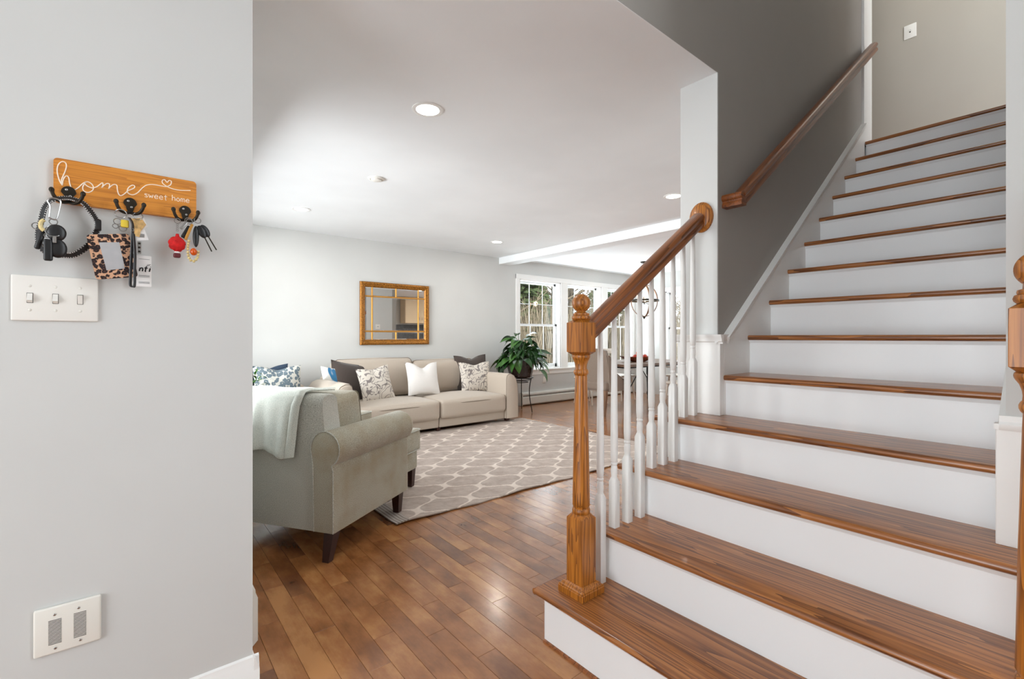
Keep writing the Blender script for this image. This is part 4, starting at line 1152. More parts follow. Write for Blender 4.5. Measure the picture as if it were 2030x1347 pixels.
def duplex(name, label, cat, loc, rz, kind, w=0.070, h=0.115):
    t = thing(name, label, cat, loc, rz)
    G().rbox(w/2, 0.0028, h/2, 0.0026, c=(0, -0.0028, 0), n=1, seg=2).obj('plate', M['plate'], t)
    if kind == 'outlet':
        for dz in (-0.02, 0.02): G().prism([(0.015*math.cos(a), dz+0.0125*math.sin(a)) for a in [2*PI*k/12 for k in range(12)]], 'y', -0.0068, -0.0056).obj('socket', M['plate_cream'], t)
    elif kind == 'toggle2':
        for dx in (-0.011, 0.011): G().box(dx-0.0045, dx+0.0045, -0.011, -0.0056, -0.010, 0.010, 0.001).obj('toggle', M['slot'], t)
    else:
        G().box(-0.0055, 0.0055, -0.0066, -0.0056, -0.0125, 0.0125).obj('toggle_frame', M['slot'], t, smooth=False)
        G().box(-0.004, 0.004, -0.013, -0.0066, -0.003, 0.009, 0.001).obj('toggle', M['plate'], t)
    return t
duplex('wall_outlet', 'white outlet plate on the far wall below the window sill', 'outlet', (5.69, WF, 0.41), 0, 'outlet')
duplex('light_switch', 'white switch plate on the greige wall at the top of the stairs', 'light switch', (5.7, 1.037, 4.062), -PI/2, 'toggle', 0.09, 0.13)
duplex('light_switch', 'white switch plate reflected in the gold mirror', 'light switch', (4.60, BK, 1.42), PI, 'toggle2', 0.115, 0.115)

# ------------------------------------------------------------------ rug
nx, ny = 120, 90
vs = []; fs = []
rg = random.Random(2)
for i in range(nx+1):
    for j in range(ny+1):
        x = RUG_LX*i/nx; y = RUG_LY*j/ny
        if j == 0: y += 0.006*math.sin(x*7.1)+0.004*math.sin(x*19.0)
        z = 0.009+0.0015*math.sin(x*5+y*3)
        if j < 3: z += (3-j)/3*(0.004+0.004*math.sin(x*6.5+1.0)+0.002*math.sin(x*15))
        vs.append((x, y, z))
for i in range(nx):
    for j in range(ny):
        a = i*(ny+1)+j; fs.append((a, a+ny+1, a+ny+2, a+1))
base = len(vs)
border = [(i, 0) for i in range(nx+1)]+[(nx, j) for j in range(1, ny+1)]+[(i, ny) for i in range(nx-1, -1, -1)]+[(0, j) for j in range(ny-1, 0, -1)]
for (i, j) in border:
    p = vs[i*(ny+1)+j]; vs.append((p[0], p[1], max(0.0012, p[2]-0.008)))
nb = len(border)
for k in range(nb):
    i, j = border[k]; i2, j2 = border[(k+1) % nb]
    fs.append((i*(ny+1)+j, base+k, base+(k+1) % nb, i2*(ny+1)+j2))
fs.append(tuple(base+k for k in range(nb)))
g = G(); g.add(vs, fs)
rug = g.obj('area_rug', M['rug'], None); rug.location = (RUG_X0, RUG_Y0, 0.0)
tag(rug, 'large taupe rug with a cream trellis pattern on the wood floor', 'rug')

# ------------------------------------------------------------------ cushions and pillows
def piping(g, hx, hy, z, r, t=0.004, n=5, puff=0.0):
    p = []
    for cx_, cy_, a0 in ((hx-r, hy-r, 0), (-hx+r, hy-r, PI/2), (-hx+r, -hy+r, PI), (hx-r, -hy+r, 1.5*PI)):
        for k in range(n+1):
            a = a0+PI/2*k/n; p.append((cx_+r*math.cos(a), cy_+r*math.sin(a), z))
    g.tube(p, t, 6, closed=True)
def pillow_geo(w, h, T, dip=0.0, pinch=0.07, n=18):
    """standing square pillow: x right, z up, thickness along y"""
    vs = []; fs = []
    def P(u, v, s_):
        x = w/2*u*(1-pinch*(1-v*v)); z = h/2*v*(1-pinch*(1-u*u))
        if dip and v > -0.2: z -= dip*math.exp(-(u/0.38)**2)*((v+0.2)/1.2)**2
        y = s_*T/2*(max(0, 1-abs(u)**2.6)**0.62)*(max(0, 1-abs(v)**2.6)**0.62)
        if dip: y *= 1-0.35*math.exp(-(u/0.3)**2)*max(0, v)
        return (x, y, z)
    idx = {}
    for s_ in (-1, 1):
        for i in range(n+1):
            for j in range(n+1):
                edge = i in (0, n) or j in (0, n)
                key = (0 if edge else s_, i, j)
                if key not in idx:
                    idx[key] = len(vs); vs.append(P(-1+2*i/n, -1+2*j/n, s_))
    for s_ in (-1, 1):
        for i in range(n):
            for j in range(n):
                q = []
                for a, b_ in ((i, j), (i+1, j), (i+1, j+1), (i, j+1)):
                    e = a in (0, n) or b_ in (0, n); q.append(idx[(0 if e else s_, a, b_)])
                fs.append(tuple(q))
    g = G(); g.add(vs, fs)
    edge = [P(-1+2*i/n, -1, 0) for i in range(n)]+[P(1, -1+2*j/n, 0) for j in range(n)]+[P(1-2*i/n, 1, 0) for i in range(n)]+[P(-1, 1-2*j/n, 0) for j in range(n)]
    return g, edge
def pillow(label, c, w, h, T, mat, rz=0.0, lean=0.25, roll=0.0, dip=0.0, pipe=None, pinch=0.07):
    """c: centre of the bottom edge"""
    t = thing('throw_pillow', label, 'pillow', c, rz, 'throw pillows in the living room')
    g, edge = pillow_geo(w, h, T, dip, pinch)
    R_ = Matrix.Rotation(-lean, 4, 'X') @ Matrix.Rotation(roll, 4, 'Y') @ Matrix.Translation((0, 0, 0))
    dz = h/2*abs(math.cos(roll))+w/2*abs(math.sin(roll))
    Mx = Matrix.Rotation(-lean, 4, 'X') @ Matrix.Translation((0, 0, dz*0.97)) @ Matrix.Rotation(roll, 4, 'Y')
    g.xf(Mx).obj('cover', mat, t, angle=80)
    if pipe:
        G().tube([Mx @ Vector(p) for p in edge], 0.004, 6, closed=True).obj('piping', pipe, t)
    return t

# ------------------------------------------------------------------ main sofa
SX0, SX1, SY0, SY1 = 1.63, 4.17, 4.98, 6.02
S = thing('sofa', 'long beige two-cushion sofa against the far wall under the mirror', 'sofa', ((SX0+SX1)/2, 5.5, 0.012))
so = S.location
def sl(x, y, z): return (x-so[0], y-so[1], z-so[2])
xm = 2.935; xi0, xi1 = 1.85, 3.96
for xa, xb in ((xi0, xm-0.004), (xm+0.004, xi1)):
    c = sl((xa+xb)/2, (5.02+5.92)/2, 0.115)
    G().rbox((xb-xa)/2, 0.45, 0.062, 0.015, c=c, n=2, seg=3).obj('base', M['sofa'], S)
    hx = (xb-xa)/2; c = sl((xa+xb)/2, 5.36, 0.275)
    g = G().rbox(hx-0.002, 0.39, 0.115, 0.045, (0, 0.015, 0.04), c, 10, 4)
    sc_ = g.obj('seat_cushion', M['sofa'], S)
    g = G()
    zz = 0.275+0.075
    g.tube([sl(xa+0.012, 5.70, zz+0.03), sl(xa+0.006, 5.05, zz-0.004), sl(xa+0.03, 4.978, zz-0.010), sl((xa+xb)/2, 4.958, zz-0.004), sl(xb-0.03, 4.978, zz-0.010), sl(xb-0.006, 5.05, zz-0.004), sl(xb-0.012, 5.70, zz+0.03)], 0.006, 6)
    g.obj('piping', M['sofa_pipe'], sc_)
G().rbox((xi1-xi0)/2+0.05, 0.09, 0.30, 0.05, c=sl((xi0+xi1)/2, 5.93, 0.39), n=3, seg=4).obj('back_frame', M['sofa'], S)
for i, (xa, xb, zt) in enumerate(((1.90, 2.935, 0.885), (2.945, 3.93, 0.845))):
    hz = (zt-0.40)/2
    g = G().rbox((xb-xa)/2, 0.11, hz, 0.06, (0.01, 0.05, 0.02), (0, 0, 0), 8, 4)
    g.xf(Matrix.Translation(sl((xa+xb)/2, 5.80, 0.40+hz)) @ Matrix.Rotation(-0.16, 4, 'X'))
    bc = g.obj('back_cushion', M['sofa'], S)
    g = G(); p = []
    for cx_, cz_, a0 in (((xb-xa)/2-0.06, hz-0.06, 0), (-(xb-xa)/2+0.06, hz-0.06, PI/2), (-(xb-xa)/2+0.06, -hz+0.06, PI), ((xb-xa)/2-0.06, -hz+0.06, 1.5*PI)):
        for k in range(6):
            a = a0+PI/2*k/5; p.append((cx_+0.06*math.cos(a), -0.075, cz_+0.06*math.sin(a)))
    g.tube(p, 0.004, 6, closed=True); g.xf(Matrix.Translation(sl((xa+xb)/2, 5.80, 0.40+hz)) @ Matrix.Rotation(-0.16, 4, 'X'))
    g.obj('piping', M['sofa_pipe'], bc)
def sofa_arm(x_in, sgn):
    # outline in (x,z): slopes up from inner edge, rounds outward
    o_ = [(0, 0.06), (0, 0.60), (0.012, 0.645), (0.04, 0.668), (0.085, 0.668), (0.135, 0.645), (0.172, 0.595), (0.195, 0.52), (0.207, 0.42), (0.212, 0.30), (0.212, 0.06)]
    def R_(y, s_, dz):
        return [sl(x_in+sgn*(0.106+(px-0.106)*s_), y, 0.06+(pz-0.06)*dz) for px, pz in o_]
    g = G().loft([R_(5.0, 0.90, 0.965), R_(4.982, 0.965, 0.985), R_(5.0, 1.0, 1.0), R_(5.2, 1.0, 1.0), R_(5.6, 1.0, 0.995), R_(5.98, 1.0, 0.97), R_(6.02, 0.93, 0.95)])
    # reorder first rings so the front rounds
    g = G().loft([R_(4.972, 0.86, 0.955), R_(4.978, 0.94, 0.98), R_(4.996, 1.0, 1.0), R_(5.3, 1.0, 1.0), R_(5.7, 1.0, 0.99), R_(5.98, 1.0, 0.965), R_(6.02, 0.93, 0.95)])
    a = g.obj('arm', M['sofa'], S, angle=70)
    g = G().tube([Vector(p)+Vector((0, -0.002, 0)) for p in R_(4.984, 0.97, 0.99)], 0.0035, 6)
    g.obj('piping', M['sofa_pipe'], a)
sofa_arm(xi1, 1); sofa_arm(xi0, -1)
for x, y in ((1.72, 5.06), (4.03, 5.06), (1.72, 5.94), (4.08, 5.94), (xm, 5.06)):
    G().box(x-0.025-so[0], x+0.025-so[0], y-0.025-so[1], y+0.025-so[1], 0.0, 0.06, 0.003).obj('leg', M['darkwood'], S)

pillow('charcoal pillow tipped over at the left end of the sofa', (2.05, 5.52, 0.37), 0.48, 0.48, 0.15, M['pil_dark'], 0.25, 0.30, 0.20, 0.0, M['pil_dark'])
pillow('grey scroll-patterned pillow near the left end of the sofa', (2.30, 5.36, 0.375), 0.44, 0.44, 0.14, M['pil_scroll'], 0.10, 0.28, -0.10, 0.02)
pillow('plain white pillow in the middle of the sofa', (2.97, 5.44, 0.415), 0.48, 0.44, 0.14, M['pil_white'], 0.05, 0.26, 0.03, 0.07, None, 0.06)
pillow('charcoal pillow at the right end behind a patterned one', (3.86, 5.62, 0.40), 0.54, 0.52, 0.14, M['pil_dark'], -0.06, 0.20, -0.02, 0.05, M['pil_dark'])
pillow('grey scroll-patterned pillow at the right end of the sofa', (3.80, 5.44, 0.395), 0.52, 0.44, 0.13, M['pil_scroll'], -0.04, 0.22, 0.0, 0.035)

# ------------------------------------------------------------------ second seat in the corner, mostly hidden
T2 = thing('loveseat', 'low beige seat in the far left corner mostly hidden by the armchair', 'sofa', (1.0, 5.62, 0.0))
G().rbox(0.55, 0.36, 0.17, 0.04, c=(0, -0.02, 0.24), n=2, seg=3).obj('seat', M['sofa'], T2)
G().rbox(0.60, 0.10, 0.27, 0.05, c=(0, 0.32, 0.34), n=2, seg=3).obj('backrest', M['sofa'], T2)
for x in (-0.5, 0.5):
    for y in (-0.3, 0.3): G().box(x-0.025, x+0.025, y-0.025, y+0.025, 0.0, 0.08, 0.003).obj('leg', M['darkwood'], T2)
pillow('blue and cream floral pillow above the mint throw', (1.24, 5.52, 0.41), 0.50, 0.46, 0.14, M['pil_blue'], 0.05, 0.20, 0.02, 0.035)
pillow('navy pillow peeking out behind the blue floral one', (1.17, 5.72, 0.41), 0.46, 0.45, 0.10, M['pil_navy'], 0.05, 0.1, -0.04, 0.03)
pillow('blue and cream pillow at the far left edge beside the wall', (0.84, 5.52, 0.41), 0.44, 0.45, 0.12, M['pil_blue'], 0.4, 0.2, 0.1, 0.03)
pillow('small white pillow with a blue stripe on the left sofa arm', (1.71, 5.22, 0.672), 0.20, 0.17, 0.08, M['pil_bluestripe'], 0.5, 0.5, 0.25, 0.0)
# leafy plant tip behind the throw
pt = thing('potted_plant', 'small bright green leafy plant at the far left by the wall edge', 'plant', (0.93, 5.20, 0.0))
G().lathe([(0.06, 0.45), (0.08, 0.62), (0.085, 0.63), (0.0, 0.62)], n=14).obj('pot', M['pot'], pt)
G().lathe([(0.10, 0.0), (0.10, 0.02), (0.015, 0.03), (0.015, 0.43), (0.12, 0.44), (0.12, 0.45), (0.0, 0.45)], n=14).obj('stand', M['blackmetal'], pt)
rp = random.Random(9)
def leaf_mesh(ln, wd, curl, name='leaf_shape', nseg=7):
    vs = []; fs = []
    for i in range(nseg+1):
        t = i/nseg; w = wd/2*max(0.02, math.sin(PI*min(1, t**0.75)))**0.9
        if i == nseg: w = wd*0.01
        x = ln*t*math.cos(curl*t*0.6); z = -ln*t*math.sin(curl*t*0.6)
        vs += [(x, -w, z+w*0.35), (x, 0, z), (x, w, z+w*0.35)]
    for i in range(nseg):
        a = i*3; fs += [(a, a+3, a+4, a+1), (a+1, a+4, a+5, a+2)]
    me = bpy.data.meshes.new(name); me.from_pydata(vs, [], fs)
    me.polygons.foreach_set('use_smooth', [True]*len(me.polygons)); me.update()
    return me
lm = leaf_mesh(0.07, 0.02, 0.8); lm.materials.append(M['leaf2'])
for k in range(60):
    o = bpy.data.objects.new('leaf', lm); COL.objects.link(o); o.parent = pt
    a = rp.random()*2*PI; h_ = 0.62+rp.random()*0.20; rr2 = rp.random()*0.09
    o.location = (rr2*math.cos(a), rr2*math.sin(a), h_); o.rotation_euler = (rp.uniform(-.4, .4), rp.uniform(-1.2, 0.4), a)

# ------------------------------------------------------------------ armchair
AR_Z = math.atan2(0.552, 0.833)
AO = (0.808, 2.455, 0.0)
AW = 0.87; AD = 0.765
C = thing('armchair', 'sage grey roll-arm armchair seen from behind in the foreground', 'armchair', AO, AR_Z)
def arm_profile(mir=False):
    p = [(0.0, 0.15), (0.0, 0.475)]
    cy_, cz_, r = 0.052, 0.585, 0.094
    a0 = math.atan2(0.490-cz_, -0.004-cy_)
    for k in range(15):
        a = a0-(a0+PI*2-(-0.30+2*PI))*0  # placeholder
    import math as m_
    st, en = PI+1.10, -0.35
    for k in range(17):
        a = st+(en-st)*k/16
        p.append((cy_+r*math.cos(a), cz_+r*math.sin(a)))
    p += [(0.132, 0.50), (0.125, 0.15)]
    if mir: p = [(AW-y, z) for y, z in p]
    return p
def arm(mir):
    pr_ = arm_profile(mir); cyy = (AW-0.06) if mir else 0.06
    def R_(x, s_, dx=0): return [(x, cyy+(y-cyy)*s_, 0.40+(z-0.40)*(1-(1-s_)*0.6) if z > 0.4 else z) for y, z in pr_]
    g = G().loft([R_(0.0, 0.95), R_(0.010, 1.0), R_(0.30, 1.0), R_(0.60, 1.0), R_(AD-0.03, 1.0), R_(AD-0.008, 0.96), R_(AD, 0.88)])
    a = g.obj('arm', M['chair'], C, angle=60)
    G().tube([(0.0, y, z) for y, z in R2(pr_, cyy)], 0.003, 6).obj('piping', M['chair_back'], a)
def R2(pr_, cyy): return [(cyy+(y-cyy)*0.955, z) for y, z in pr_]
arm(False); arm(True)
# rear panel and back
prof = [(0.012, 0.145), (0.012, 0.60), (-0.002, 0.72), (-0.014, 0.81), (-0.010, 0.845), (0.004, 0.864), (0.04, 0.872), (0.085, 0.866), (0.11, 0.85), (0.14, 0.70), (0.17, 0.50), (0.18, 0.30), (0.18, 0.145)]
def bring(y, s_): return [(0.06+(x-0.06)*s_, y, 0.5+(z-0.5)*(1-(1-s_)*0.15) if z > 0.5 else z) for x, z in prof]
y0_, y1_ = 0.062, AW-0.062
g = G().loft([bring(y0_, 0.90), bring(y0_+0.008, 0.97), bring(y0_+0.022, 1.0), bring(AW/2, 1.01), bring(y1_-0.022, 1.0), bring(y1_-0.008, 0.97), bring(y1_, 0.90)])
g.obj('backrest', M['chair_back'], C, angle=50)
G().rbox((AD-0.12)/2, (AW-0.2)/2, 0.10, 0.03, c=(0.12+(AD-0.12)/2, AW/2, 0.26), n=2, seg=3).obj('seat_base', M['chair'], C)
sc_ = G().rbox((AD-0.16)/2, (AW-0.26)/2, 0.07, 0.035, (0, 0, 0.02), (0.17+(AD-0.16)/2, AW/2, 0.43), 6, 3).obj('seat_cushion', M['chair'], C)
# back cushion with dark piping
Mx = Matrix.Translation((0.275, AW/2, 0.645)) @ Matrix.Rotation(-0.16, 4, 'Y')
hx, hy, hz = 0.125, AW/2-0.10, 0.195
bc = G().rbox(hx, hy, hz, 0.035, (0.025, 0.012, 0.018), (0, 0, 0), 8, 4).xf(Mx).obj('back_cushion', M['chair'], C, angle=60)
for sx in (-1, 1):
    p = []
    for cy2, cz2, a0 in ((hy-0.03, hz-0.03, 0), (-hy+0.03, hz-0.03, PI/2), (-hy+0.03, -hz+0.03, PI), (hy-0.03, -hz+0.03, 1.5*PI)):
        for k in range(6):
            a = a0+PI/2*k/5; p.append(Mx @ Vector((sx*(hx-0.010), cy2+0.022*math.cos(a), cz2+0.022*math.sin(a))))
    G().tube(p, 0.0045, 6, closed=True).obj('piping', M['chair_pipe'], bc)
def taper_leg(parent, x, y, zt, rt, rb, dx=0, dy=0, mat='darkwood'):
    rings = [[(x+dx*k+sx*r, y+dy*k+sy_*r, z) for sx, sy_ in ((1, -1), (1, 1), (-1, 1), (-1, -1))] for k, r, z in ((1, rb, 0.0), (0, rt, zt))]
    G().loft(rings).obj('leg', M[mat], parent, smooth=False)
taper_leg(C, 0.060, 0.05, 0.16, 0.031, 0.019, -0.05, -0.006)
taper_leg(C, 0.060, AW-0.05, 0.16, 0.031, 0.019, -0.05, 0.006)
taper_leg(C, AD-0.06, 0.05, 0.16, 0.030, 0.019)
taper_leg(C, AD-0.06, AW-0.05, 0.16, 0.030, 0.019)
# throw over the back (lies on the chair: its own thing)
TH = thing('throw_blanket', 'pale mint throw folded over the back of the sage armchair', 'blanket', AO, AR_Z)
vs = []; fs = []
path = []
def tp(s_, y):
    """s_: 0 bottom of rear hang .. 1 front end; follows back profile, offset outwards"""
    yy = (y-0.17)/(0.80-0.17)
    bot = 0.535+0.09*yy*0.4+0.012*math.sin(y*19)
    pts = [(-0.010, bot), (-0.012, 0.66), (-0.022, 0.745), (-0.030, 0.815), (-0.026, 0.858), (-0.008, 0.882), (0.04, 0.892), (0.08, 0.889), (0.12, 0.884), (0.16, 0.880), (0.20, 0.877), (0.235, 0.874)]
    f_ = s_*(len(pts)-1); i = min(int(f_), len(pts)-2); t_ = f_-i
    x = pts[i][0]*(1-t_)+pts[i+1][0]*t_; z = pts[i][1]*(1-t_)+pts[i+1][1]*t_
    low = max(0, (0.88-z)/0.35) if x < 0.05 else 0
    x -= low*(0.010+0.012*math.sin(y*26+1)+0.006*math.sin(y*57))
    if x > 0.02: z += 0.004*math.sin(y*22)
    return (x, y, z)
nu, nv = 44, 50
ys = []
for j in range(nv+1):
    ys.append(0.175+(0.83-0.175)*j/nv)
for lay in (0, 1):
    for i in range(nu+1):
        for j in range(nv+1):
            s_ = i/nu
            y = ys[j]
            # the hanging end swings away from the near edge
            p = Vector(tp(s_, y))
            if s_ < 0.36: p.y += 0.075*(1-s_/0.36)*(1-j/nv)
            if lay: p += Vector((0.006, 0, -0.004)) if p.x < 0.0 else Vector((0, 0, -0.006))
            vs.append(tuple(p))
m_ = (nu+1)*(nv+1)
for lay in (0, 1):
    for i in range(nu):
        for j in range(nv):
            a = lay*m_+i*(nv+1)+j; fs.append((a, a+1, a+nv+2, a+nv+1) if lay == 0 else (a, a+nv+1, a+nv+2, a+1))
bd = [(i, 0) for i in range(nu+1)]+[(nu, j) for j in range(1, nv+1)]+[(i, nv) for i in range(nu-1, -1, -1)]+[(0, j) for j in range(nv-1, 0, -1)]
for k in range(len(bd)):
    (i, j), (i2, j2) = bd[k], bd[(k+1) % len(bd)]
    fs.append((i*(nv+1)+j, i2*(nv+1)+j2, m_+i2*(nv+1)+j2, m_+i*(nv+1)+j))
g = G(); g.add(vs, fs); g.obj('cloth', M['throw'], TH, angle=80)
# folded-over near edge band
vs = []; fs = []
for i in range(nu+1):
    s_ = i/nu
    for q, (dy, off) in enumerate(((0.0, 0.004), (0.012, 0.016), (0.040, 0.018), (0.052, 0.007))):
        y = 0.163+dy
        p = Vector(tp(s_, y))
        if s_ < 0.36: p.y += 0.075*(1-s_/0.36)
        if p.x < 0.0: p.x -= off*0.9
        if p.z > 0.845: p.z += off*0.6
        vs.append(tuple(p))
for i in range(nu):
    for q in range(3):
        a = i*4+q; fs.append((a, a+1, a+5, a+4))
    fs.append((i*4+3, i*4, i*4+4, i*4+7))
fs.append((0, 3, 2, 1)); fs.append((nu*4, nu*4+1, nu*4+2, nu*4+3))
g = G(); g.add(vs, fs); g.obj('folded_edge', M['throw'], TH, angle=80)

# ottomans
def ottoman(label, fx0, fx1, ly0, ly1):
    rot = Matrix.Rotation(AR_Z, 4, 'Z')
    c = Vector(AO)+rot @ Vector(((fx0+fx1)/2, (ly0+ly1)/2, 0))
    t = thing('ottoman', label, 'ottoman', (c.x, c.y, 0.012), AR_Z, 'matching upholstered ottomans')
    hx, hy = (fx1-fx0)/2, (ly1-ly0)/2
    G().rbox(hx-0.02, hy-0.02, 0.075, 0.02, c=(0, 0, 0.21), n=2, seg=3).obj('base', M['chair'], t)
    cu = G().rbox(hx, hy, 0.085, 0.03, (0.005, 0.005, 0.02), (0, 0, 0.36), 6, 3).obj('cushion', M['chair'], t)
    for z in (0.437, 0.288):
        g = G(); piping(g, hx+0.001, hy+0.001, z, 0.03); g.obj('piping', M['chair_back'], cu)
    for sx in (-1, 1):
        for s2 in (-1, 1): taper_leg(t, sx*(hx-0.06), s2*(hy-0.06), 0.14, 0.028, 0.019)
    return t
ottoman('sage ottoman with dark legs in front of the armchair', 0.805, 1.26, 0.17, 0.80)
ottoman('pale sage ottoman corner showing behind the armchair back cushion', 1.36, 1.89, 1.035, 1.50)

# ------------------------------------------------------------------ mirror
MR = thing('wall_mirror', 'gold-framed grid mirror hanging over the sofa', 'mirror', (2.85, WF, 1.49))
HW, HH = 0.512, 0.424
g = G()
fp = [(0.0, 0.0), (0.0, -0.030), (0.008, -0.040), (0.022, -0.044), (0.036, -0.038), (0.046, -0.032), (0.056, -0.030), (0.064, -0.022), (0.070, -0.016), (0.070, 0.0)]  # (inward, y)
rings = []
for (sx, sz) in ((-1, -1), (1, -1), (1, 1), (-1, 1), (-1, -1)):
    rings.append([(sx*(HW-i_), y_, sz*(HH-i_)) for i_, y_ in fp])
g.loft(rings, cap=False)
fr = g.obj('frame', M['gold'], MR, angle=30)
# carved beads along the frame
g = G()
def carve(x0, z0, x1, z1):
    n_ = int(math.dist((x0, z0), (x1, z1))/0.024)
    for k in range(n_):
        t_ = (k+0.5)/n_; x = x0+(x1-x0)*t_; z = z0+(z1-z0)*t_
        g.sphere((x, -0.042, z), 0.010, 8, 5, (1, 0.55, 1) if k % 2 else (0.7, 0.7, 0.7))
e = 0.024
carve(-HW+e, -HH+e, -HW+e, HH-e); carve(HW-e, -HH+e, HW-e, HH-e); carve(-HW+e, -HH+e, HW-e, -HH+e); carve(-HW+e, HH-e, HW-e, HH-e)
g.obj('carving', M['gold'], fr)
ix0, ix1, iz0, iz1 = -HW+0.068, HW-0.068, -HH+0.068, HH-0.068
vx = [ix0+0.100, ix1-0.100]; hz_ = [iz0+0.115, iz1-0.125]
bars = [(vx[0], iz0, vx[0], iz1), (vx[1], iz0, vx[1], iz1), (ix0, hz_[0], ix1, hz_[0]), (ix0, hz_[1], ix1, hz_[1]), (0.0, hz_[1], 0.0, iz1), (0.0, iz0, 0.0, hz_[0])]
for x0, z0, x1, z1 in bars:
    w_ = 0.011
    if x0 == x1: G().prism([(x0-w_, -0.016), (x0-w_*0.5, -0.026), (x0+w_*0.5, -0.026), (x0+w_, -0.016)], 'z', z0, z1).obj('glazing_bar', M['gold_bar'], MR, smooth=False)
    else: G().prism([(-0.016, z0-w_), (-0.026, z0-w_*0.5), (-0.026, z0+w_*0.5), (-0.016, z0+w_)], 'x', x0, x1).obj('glazing_bar', M['gold_bar'], MR, smooth=False)
cells = []
cols = [(ix0, vx[0]), (vx[0], 0.0), (0.0, vx[1]), (vx[1], ix1)]
for r_ in ((iz0, hz_[0]), (hz_[1], iz1)):
    for c_ in cols: cells.append((c_, r_))
cells += [((ix0, vx[0]), (hz_[0], hz_[1])), ((vx[0], vx[1]), (hz_[0], hz_[1])), ((vx[1], ix1), (hz_[0], hz_[1]))]
for (xa, xb), (za, zb) in cells:
    bv = 0.016
    o_ = [(xa, za), (xb, za), (xb, zb), (xa, zb)]; i_ = [(xa+bv, za+bv), (xb-bv, za+bv), (xb-bv, zb-bv), (xa+bv, zb-bv)]
    vs = [(x, -0.012, z) for x, z in o_]+[(x, -0.0155, z) for x, z in i_]+[(x, -0.004, z) for x, z in o_]
    fs = [(4, 5, 6, 7)]+[(k, (k+1) % 4, 4+(k+1) % 4, 4+k) for k in range(4)]+[(8, 11, 10, 9)]+[(k, 8+k, 8+(k+1) % 4, (k+1) % 4) for k in range(4)]
    g = G(); g.add(vs, fs); g.obj('mirror_pane', M['mirror'], MR, smooth=False)

# ------------------------------------------------------------------ peace lily on a stand
PX, PY = 4.74, 5.60
PS = thing('plant_stand', 'thin black wire plant stand beside the right sofa arm', 'plant stand', (PX, PY, 0.0))
g = G(); n_ = 30
for r_, z in ((0.20, 0.535), (0.16, 0.505), (0.12, 0.465)):
    g.tube([(r_*math.cos(2*PI*k/n_), r_*math.sin(2*PI*k/n_), z) for k in range(n_)], 0.006, 6, closed=True)
for a in (0.3, 0.3+PI/2): g.tube([(-0.2*math.cos(a), -0.2*math.sin(a), 0.530), (0.2*math.cos(a), 0.2*math.sin(a), 0.530)], 0.005, 6)
g.obj('top_ring', M['blackmetal'], PS)
for a in (-1.30, -1.30+2*PI/3, -1.30+4*PI/3):
    p = smooth_path([(0.20, 0.535), (0.175, 0.44), (0.165, 0.33), (0.175, 0.20), (0.205, 0.07), (0.215, 0.006)], 4)
    G().tube([(r_*math.cos(a), r_*math.sin(a), z) for r_, z in p], 0.007, 8).obj('leg', M['blackmetal'], PS)
PP = thing('potted_peace_lily', 'large dark green peace lily in a dark brown glazed pot by the window', 'plant', (PX, PY, 0.541))
pr_ = []
def pring(r_, z, n_=10):
    return [(r_*math.cos(2*PI*k/n_), r_*math.sin(2*PI*k/n_), z) for k in range(n_)]
G().loft([pring(0.165, 0.0), pring(0.175, 0.01), pring(0.235, 0.27), pring(0.250, 0.275), pring(0.250, 0.315), pring(0.232, 0.315), pring(0.225, 0.27), pring(0.0005, 0.265)]).obj('pot', M['pot'], PP, angle=20)
G().lathe([(0.222, 0.262), (0.222, 0.285), (0.0, 0.292)], n=20).obj('soil', M['soil'], PP)
leafs = []
for ln, wd, cu in ((0.25, 0.12, 0.5), (0.28, 0.135, 1.1), (0.21, 0.105, 0.3)):
    for mm in ('leaf', 'leaf2'):
        me = leaf_mesh(ln, wd, cu); me.materials.append(M[mm]); leafs.append(me)
rp = random.Random(21)
stems = G()
for k in range(115):
    az = rp.random()*2*PI; el = rp.random()
    R_ = 0.06+0.42*math.sqrt(rp.random())*(1.05-0.3*el); 
    zz = 0.30+0.42*(1-(R_/0.46)**2)*rp.uniform(0.55, 1.0)-0.10*rp.random()*(R_/0.3)
    x, y = R_*0.82*math.cos(az), R_*0.82*math.sin(az)
    if PY+y > WF-0.12: y = WF-0.12-PY
    me = leafs[(0 if rp.random() < 0.8 else 1)+2*rp.randrange(3)]
    o = bpy.data.objects.new('leaf', me); COL.objects.link(o); o.parent = PP
    o.location = (x*0.8, y*0.8, zz)
    pitch = rp.uniform(-0.9, 0.2) if R_ < 0.2 else rp.uniform(-0.3, 1.0)
    o.rotation_euler = (rp.uniform(-.5, .5), pitch, az+rp.uniform(-.5, .5))
    sc2 = rp.uniform(0.75, 1.1); o.scale = (sc2,)*3
    if PY+y+0.3*math.sin(az) > WF-0.03: o.rotation_euler[2] = az+ (PI/2.2 if math.cos(az) < 0 else -PI/2.2)
    stems.tube([(rp.uniform(-.05, .05), rp.uniform(-.05, .05), 0.28), (x*0.5, y*0.5, (0.28+zz)/2+0.06), (x*0.8, y*0.8, zz)], 0.004, 5)
stems.obj('stems', M['leaf2'], PP)

